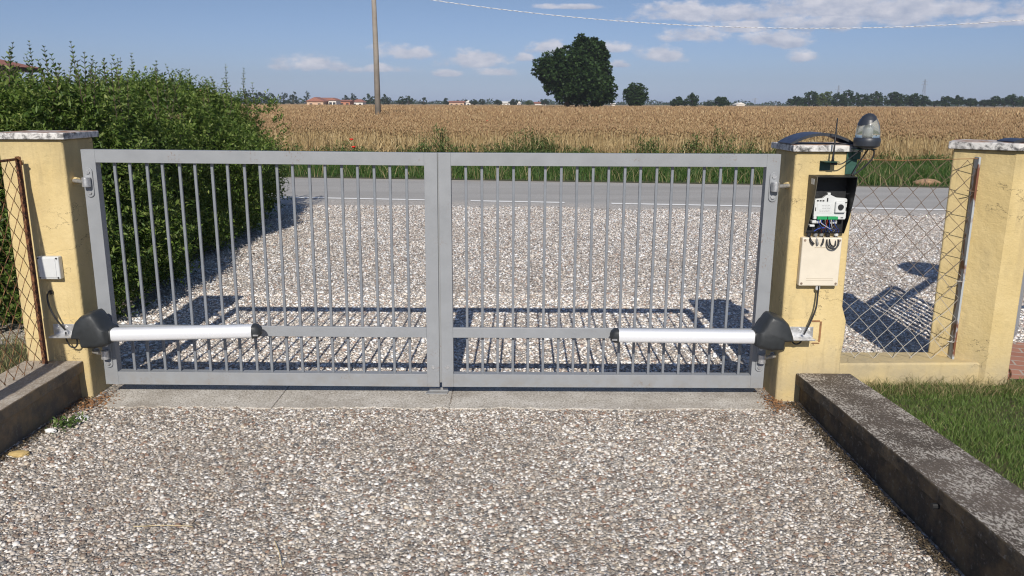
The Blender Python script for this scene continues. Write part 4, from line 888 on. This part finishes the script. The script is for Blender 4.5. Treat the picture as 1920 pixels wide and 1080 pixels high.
# ------------------------------------------------------------------ trees
def tree(name, label, lobes, base, trunk_r, mk, n, leaf, group=None, trunk_top=None):
    """lobes: list of (cx,cy,cz, rx,ry,rz)"""
    g = thing(name, label, 'tree', base, group)
    tot = sum(l[3]*l[5]+l[3]*l[4] for l in lobes); PSs, DSs = [], []
    cl = []
    for l in lobes:
        k = max(30, int(n*(l[3]*l[5]+l[3]*l[4])/tot)); nc = max(6, k//55)
        u = nrm(rng.normal(size=(nc, 3))); rr = rng.uniform(.35, 1.13, nc)**.6; cc_ = np.array(l[:3])+u*rr[:, None]*np.array(l[3:6])*.90
        m_ = k//nc; cs = (np.array(l[3:6]).mean())*rng.uniform(.10, .23, nc)
        for q in range(nc):
            dd = nrm(rng.normal(size=(m_, 3))); PSs.append(cc_[q]+dd*cs[q]*rng.uniform(.45, 1.05, (m_, 1))*np.array([1, 1, .75])); DSs.append(dd+np.array([0, 0, .15]))
    P = np.concatenate(PSs); D = np.concatenate(DSs); keep = P[:, 2] > .25; P, D = P[keep], D[keep]; L = rng.uniform(.6, 1.3, len(P))*leaf
    V, F = leaves(P, D, L, L*.75, (QL_T, QL_F)); arr_mesh('crown', V, F, mk, g)
    b = Vector(base); tb = MB(); hi = max(l[2] for l in lobes)
    tb.tube([b, b+Vector((.02*hi, 0, hi*.35)), b+Vector((0, 0, hi*.9))], [trunk_r, trunk_r*.75, trunk_r*.3], 8)
    for l in lobes: tb.tube([b+Vector((0, 0, hi*.3)), Vector(l[:3])*.6+(b+Vector((0, 0, hi*.45)))*.4, Vector(l[:3])], [trunk_r*.5, trunk_r*.35, trunk_r*.12], 6)
    tb.build('trunk', 'bark', g); return g
def lob(px, py, hw, hh, Y, dy=0, dep=None):
    c = at(px, py, Y+dy); return (c.x, c.y, max(c.z, .3), hw/FPX*Y, (dep or hw)/FPX*Y, hh/FPX*Y)
Y = 120; c = at(1062, 196, Y)
tree('broad_tree', 'large broad dark green tree in the wheat field right of centre', [lob(1058, 135, 52, 38, Y), lob(1030, 130, 30, 28, Y), lob(1060, 118, 44, 26, Y), lob(1085, 150, 52, 42, Y), lob(1070, 172, 44, 26, Y), lob(1040, 150, 34, 26, Y), lob(1100, 175, 36, 24, Y)], (c.x, c.y, 0), .45, 'crown_dark', 26000, .42)
c = at(1110, 196, Y+6)
tree('tall_tree', 'taller dark tree rising behind the large broad tree', [lob(1100, 100, 28, 34, Y, 6), lob(1092, 90, 20, 22, Y, 6), lob(1115, 120, 30, 34, Y, 6), lob(1128, 145, 26, 34, Y, 6), lob(1132, 172, 22, 26, Y, 6), lob(1115, 98, 20, 24, Y, 6)], (c.x, c.y, 0), .40, 'crown_dark', 16000, .42)
Y = 170; c = at(1192, 197, Y)
tree('round_tree', 'small round tree alone right of the large trees', [lob(1192, 176, 20, 18, Y), lob(1188, 186, 18, 14, Y), lob(1198, 184, 17, 14, Y)], (c.x, c.y, 0), .3, 'crown_mid', 6000, .42)
def small(pxl, pxr, pyt, Y, mk, label, group, n=900, name='tree', pyb=197):
    cx_ = (pxl+pxr)/2; hw = (pxr-pxl)/2; hh = (pyb-pyt)/2; c = at(cx_, pyb, Y); rd = random.Random(int(pxl*7+pyt)); L_ = [lob(cx_, pyt+hh*1.05, hw*.95, hh*.98, Y), lob(cx_-hw*.5, pyt+hh*1.35, hw*.66, hh*.8, Y), lob(cx_+hw*.5, pyt+hh*1.4, hw*.66, hh*.75, Y), lob(cx_, pyt+hh*1.7, hw*.9, hh*.5, Y), lob(cx_+rd.uniform(-.35, .35)*hw, pyt+hh*.55, hw*.5, hh*.6, Y)]
    return tree(name, label, L_, (c.x, c.y, 0), .25, mk, int(n*4), hw/FPX*Y*.11+.12, group)
G1 = 'trees on the horizon right of the big tree'
small(1256, 1288, 183, 260, 'crown_mid', 'low wide bush-like tree left of the slim tree', G1, 700); small(1286, 1309, 173, 255, 'crown_mid', 'slim upright tree beside the low wide one', G1, 800)
small(1340, 1368, 180, 270, 'crown_mid', 'small rounded tree alone between the slim tree and the long row', G1, 800); small(1318, 1342, 190, 380, 'crown_far', 'tiny far bush left of the small rounded tree', G1, 300)
G2 = 'row of trees on the right horizon'
row = [(1478, 1512, 182, 'mid', 'lowest dark tree at the left end of the row'), (1500, 1534, 169, 'dark', 'tall dark tree second in the row'), (1522, 1546, 173, 'light', 'yellow-green tree beside the tall dark one'), (1538, 1562, 172, 'light', 'yellow-green tree, right one of the pale pair'), (1556, 1582, 174, 'dark', 'dark tree right behind the pale pair'), (1570, 1604, 169, 'dark', 'broad dark tree under the small pylon'), (1602, 1630, 173, 'dark', 'rounded dark tree right of the broad one'), (1628, 1660, 173, 'mid', 'pointed dark tree with a pale lower side'), (1660, 1700, 173, 'dark', 'wide dark tree in the middle of the row'), (1698, 1742, 176, 'dark', 'wide dark tree under the large pylon'), (1760, 1786, 180, 'dark', 'dark tree after the gap in the row'), (1784, 1808, 180, 'dark', 'dark tree touching the one after the gap'), (1806, 1834, 185, 'mid', 'low paler tree in the row'), (1836, 1856, 187, 'far', 'lowest faint tree in the row'), (1852, 1878, 181, 'dark', 'dark tree left of the last high one'), (1874, 1892, 183, 'dark', 'narrow dark tree in a close group'), (1884, 1916, 177, 'dark', 'high dark tree near the right edge'), (1908, 1940, 181, 'dark', 'dark tree cut by the right picture edge'), (1740, 1764, 190, 'far', 'tiny faint tree in the gap of the row')]
for (a, b, tp, k, lb) in row: small(a, b, tp, 330, 'crown_'+k, lb, G2, 800, pyb=196)
G3 = 'trees on the left horizon'
lrow = [(445, 476, 170, 'far', 'dark tree just right of the hedge top'), (470, 500, 173, 'far', 'dark tree second from the hedge'), (494, 520, 176, 'mid', 'paler green tree third from the hedge'), (524, 542, 174, 'far', 'round dark tree left of the thin tree'), (541, 560, 172, 'far', 'slim dark tree left of the peach house'), (570, 582, 170, 'far', 'thin upright tree at the peach house gable'), (640, 656, 178, 'far', 'small tree right of the white house'), (652, 672, 174, 'far', 'round tree right of the brick house'), (682, 706, 175, 'dark', 'dark tree touching the left side of the pole'), (712, 734, 178, 'far', 'tree touching the right side of the pole'), (744, 762, 180, 'dark', 'dark tree left half of the pair right of the pole'), (758, 776, 179, 'dark', 'dark tree right half of the pair right of the pole'), (788, 800, 182, 'far', 'small pointed tree past the dark pair'), (830, 842, 183, 'far', 'small dark tree alone between roofs'), (880, 896, 187, 'far', 'small dark tree right of the pale shed'), (898, 910, 186, 'far', 'tiny round tree after the dark one'), (925, 942, 187, 'far', 'tiny tree near the white barn'), (955, 972, 187, 'far', 'tiny tree between two white barns'), (985, 1000, 188, 'light', 'tiny yellowish tree left of the large tree'), (1012, 1030, 186, 'far', 'tiny tree partly behind the large tree'), (340, 372, 174, 'far', 'faint tree behind the hedge top')]
for (a, b, tp, k, lb) in lrow: small(a, b, tp, 380, 'crown_'+k, lb, G3, 450, pyb=195)
# continuous far wood line
n = 14000; a = rng.uniform(-.75, .75, n); Yd = rng.uniform(560, 640, n); X = np.tan(a)*Yd; hz = 1.4+1.0*np.abs(np.sin(a*31))+1.0*np.abs(np.sin(a*83+1))+.8*np.sin(a*190); P = np.c_[X, Yd, rng.uniform(0, 1, n)*np.maximum(hz, 1.2)]; V, F = leaves(P, rng.normal(size=(n, 3))+[0, 0, .3], rng.uniform(.9, 1.9, n), rng.uniform(.8, 1.5, n), (QL_T, QL_F))
tag(arr_mesh('far_wood', V, F, 'crown_far'), 'low far-off line of woods along the horizon', None, None, 'stuff')

# ------------------------------------------------------------------ haze
hz_ = MB().box((-1300, -30, -1.05), (1300, 1200, 45)).build('haze', 'stem_green'); hz_.data.materials.clear()
hm = bpy.data.materials.new('haze'); hm.use_nodes = True; hm.node_tree.nodes.clear(); ht_ = NT(hm.node_tree); ho = ht_.new('ShaderNodeOutputMaterial'); hv = ht_.new('ShaderNodeVolumePrincipled'); hv.inputs['Density'].default_value = HAZE; hv.inputs['Color'].default_value = (.80, .88, 1, 1); ht_.link(hv.outputs[0], ho.inputs['Volume']); hz_.data.materials.append(hm)
tag(hz_, 'thin summer air over the fields', None, None, 'stuff')
# ------------------------------------------------------------------ houses
def house(px0, px1, pye, pyr, Y, wall, roof, label, ridge='x', dep=9., pyb=197, wins=3):
    a = at(px0, pye, Y); b = at(px1, pye, Y); r_ = at((px0+px1)/2, pyr, Y); x0, x1 = a.x, b.x; ze = a.z; zr = r_.z; g = thing('house', label, 'house', ((x0+x1)/2, Y, 0), 'far houses on the horizon')
    MB().box((x0, Y, 0), (x1, Y+dep, ze)).build('wall', wall, g)
    o = .5; rm = MB()
    if ridge == 'x':
        rm.prism([(Y-o, ze), (Y+dep+o, ze), (Y+dep/2, zr)], x0-o, x1+o, 'x')
    elif ridge == 'hip':
        h = (x1-x0)*.3; rm.add([(x0-o, Y-o, ze), (x1+o, Y-o, ze), (x1+o, Y+dep+o, ze), (x0-o, Y+dep+o, ze), (x0+h, Y+dep/2, zr), (x1-h, Y+dep/2, zr)], [(0, 1, 5, 4), (1, 2, 5), (2, 3, 4, 5), (3, 0, 4), (0, 3, 2, 1)])
    else:
        rm.prism([(x0-o, ze), (x1+o, ze), ((x0+x1)/2, zr)], Y-o, Y+dep+o, 'y')
    rm.build('roof', roof, g)
    for i in range(wins):
        xx = x0+(x1-x0)*(i+.5)/wins; MB().box((xx-.5, Y-.06, ze-1.9), (xx+.5, Y-.01, ze-.7)).build('window', 'window_dark', g)
    return g
house(575, 606, 190, 182, 300, 'peach_wall', 'red_tile', 'peach farmhouse with a long sloping red roof', 'y', 8, wins=2)
house(598, 622, 190, 183, 310, 'peach_wall', 'red_tile', 'red roofed house between the peach and the white one', 'x', 8)
house(616, 630, 188, 184, 305, 'white_wall', 'red_tile', 'white house with a red roof at the end of the farm', 'y', 8, wins=2)
house(636, 656, 190, 187, 320, 'brick_wall', 'red_tile', 'low brick-red house right of the farm', 'x', 8, wins=2)
house(660, 680, 191, 186, 340, 'white_wall', 'red_tile', 'pale house with a reddish roof left of the pole', 'hip', 8, wins=2)
house(350, 388, 186, 168, 240, 'peach_wall', 'red_tile', 'red roofed house just above the hedge top', 'hip', 9)
house(235, 262, 188, 178, 240, 'white_wall', 'brown_eave', 'white house gable behind the hedge', 'y', 9, wins=1)
house(842, 870, 192, 189, 420, 'peach_wall', 'red_tile', 'low long house with faded roof left of the far trees', 'x', 9)
house(874, 882, 192, 188, 420, 'white_wall', 'white_wall', 'small pale shed on the horizon', 'y', 6, wins=1)
house(942, 956, 193, 190, 420, 'white_wall', 'white_wall', 'white barn near the left side of the large tree', 'x', 6, wins=2)
house(970, 976, 193, 190, 420, 'white_wall', 'white_wall', 'tiny white shed beside the white barn', 'y', 5, wins=1)
house(1003, 1024, 194, 191, 400, 'white_wall', 'red_tile', 'white barn touching the large tree', 'x', 6, wins=2)
house(1147, 1153, 195, 193, 300, 'white_wall', 'white_wall', 'small white cube-like shed right of the large tree', 'x', 4, wins=1)
house(1381, 1397, 196, 192, 420, 'white_wall', 'white_wall', 'white gabled barn on the right horizon', 'y', 6, wins=1)
# near house at upper left: hipped red roof with deep eaves
a = at(84, 129, 78); zE = a.z; x1 = a.x; nh = thing('house', 'big villa with hipped red tile roof and dark eaves at the upper left', 'house', (x1-8, 66, 0))
MB().box((x1-17, 64, 0), (x1-1.6, 76, zE-.1)).build('wall', 'white_wall', nh)
rf = MB(); zr = zE+2.3; rf.add([(x1-18.5, 62, zE), (x1, 62, zE), (x1, 78, zE), (x1-18.5, 78, zE), (x1-12, 70, zr), (x1-8, 70, zr)], [(0, 1, 5, 4), (1, 2, 5), (2, 3, 4, 5), (3, 0, 4), (0, 3, 2, 1)]); rf.build('roof', 'red_tile', nh)
MB().box((x1-18.4, 62.05, zE-.35), (x1-.1, 77.9, zE-.02)).build('eave', 'brown_eave', nh)
for i in range(4): MB().box((x1-15+i*3.6, 63.93, zE-2.2), (x1-13.6+i*3.6, 63.99, zE-.9)).build('window', 'window_dark', nh)

# ------------------------------------------------------------------ pole, cable, pylons
pb_ = at(708, 190, 42)
po = thing('utility_pole', 'tall tapered concrete utility pole in the wheat field', 'pole', (pb_.x, 42, 0))
MB().tube([(pb_.x, 42, 0), (pb_.x+.0, 42, 4), (pb_.x-.05, 42, 9.5)], [.165, .135, .10], 14).build('shaft', 'pole_concrete', po, smooth=True)
MB().box((pb_.x-.8, 41.93, 9.0), (pb_.x+.7, 42.05, 9.1)).build('crossarm', 'pylon_steel', po)
ow = MB(); pts = []
K = [at(800, -2, 30), at(1000, 25, 30), at(1250, 46, 30), at(1450, 52, 30), at(1600, 52, 30), at(1800, 45, 30), at(1920, 38, 30)]
xs_ = [p.x for p in K]; zs_ = [p.z for p in K]; co_ = np.polyfit(xs_, zs_, 2)
for i in range(260):
    x = -9+34*i/259; pts.append(Vector((x, 30, np.polyval(co_, x))))
wt = thing('overhead_cable', 'white twisted overhead cable sagging across the sky', 'cable', (pts[0].x, 30, pts[0].z))
for ph, r_, m_ in ((0, .009, 'white_rope'), (math.pi, .0075, 'rope_grey')):
    q = []
    for i in range(len(pts)*4):
        t = i/4; k = min(int(t), len(pts)-2); p = pts[k].lerp(pts[k+1], min(t-k, 1)); a = p.x*2*math.pi/.38+ph; q.append(p+Vector((0, math.cos(a)*.009, math.sin(a)*.009)))
    MB().tube(q, r_, 5).build('strand', m_, wt)
def pylon(px, pyt, Y, label):
    t = at(px, pyt, Y); H = t.z; X = t.x; g = thing('pylon', label, 'pylon', (X, Y, 0), 'far electricity pylons'); mb = MB(); n = 9; r_ = .14
    def lv(f): w = H*.075*(1-f)**1.2+.35; return [Vector((X+sx*w, Y+sy*w, H*f)) for sx, sy in ((-1, -1), (1, -1), (1, 1), (-1, 1))]
    for i in range(n):
        a, b = lv(i/n), lv((i+1)/n)
        for k in range(4): mb.tube([a[k], b[k]], r_, 4); mb.tube([a[k], b[(k+1) % 4]], r_*.7, 4); mb.tube([b[k], b[(k+1) % 4]], r_*.7, 4)
    mb.build('tower', 'pylon_steel', g); ar = MB()
    for f, w in ((.80, 4.2), (.91, 3.2)): ar.tube([(X-w, Y, H*f), (X, Y, H*f+.9), (X+w, Y, H*f)], r_, 4); ar.tube([(X-w, Y, H*f), (X+w, Y, H*f)], r_, 4)
    ar.build('crossarm', 'pylon_steel', g)
pylon(1735, 149, 900, 'tall lattice pylon above the right row of trees'); pylon(1573, 160, 1000, 'smaller lattice pylon left of the tall one'); pylon(1416, 184, 1100, 'tiny far pylon left of the tree row')
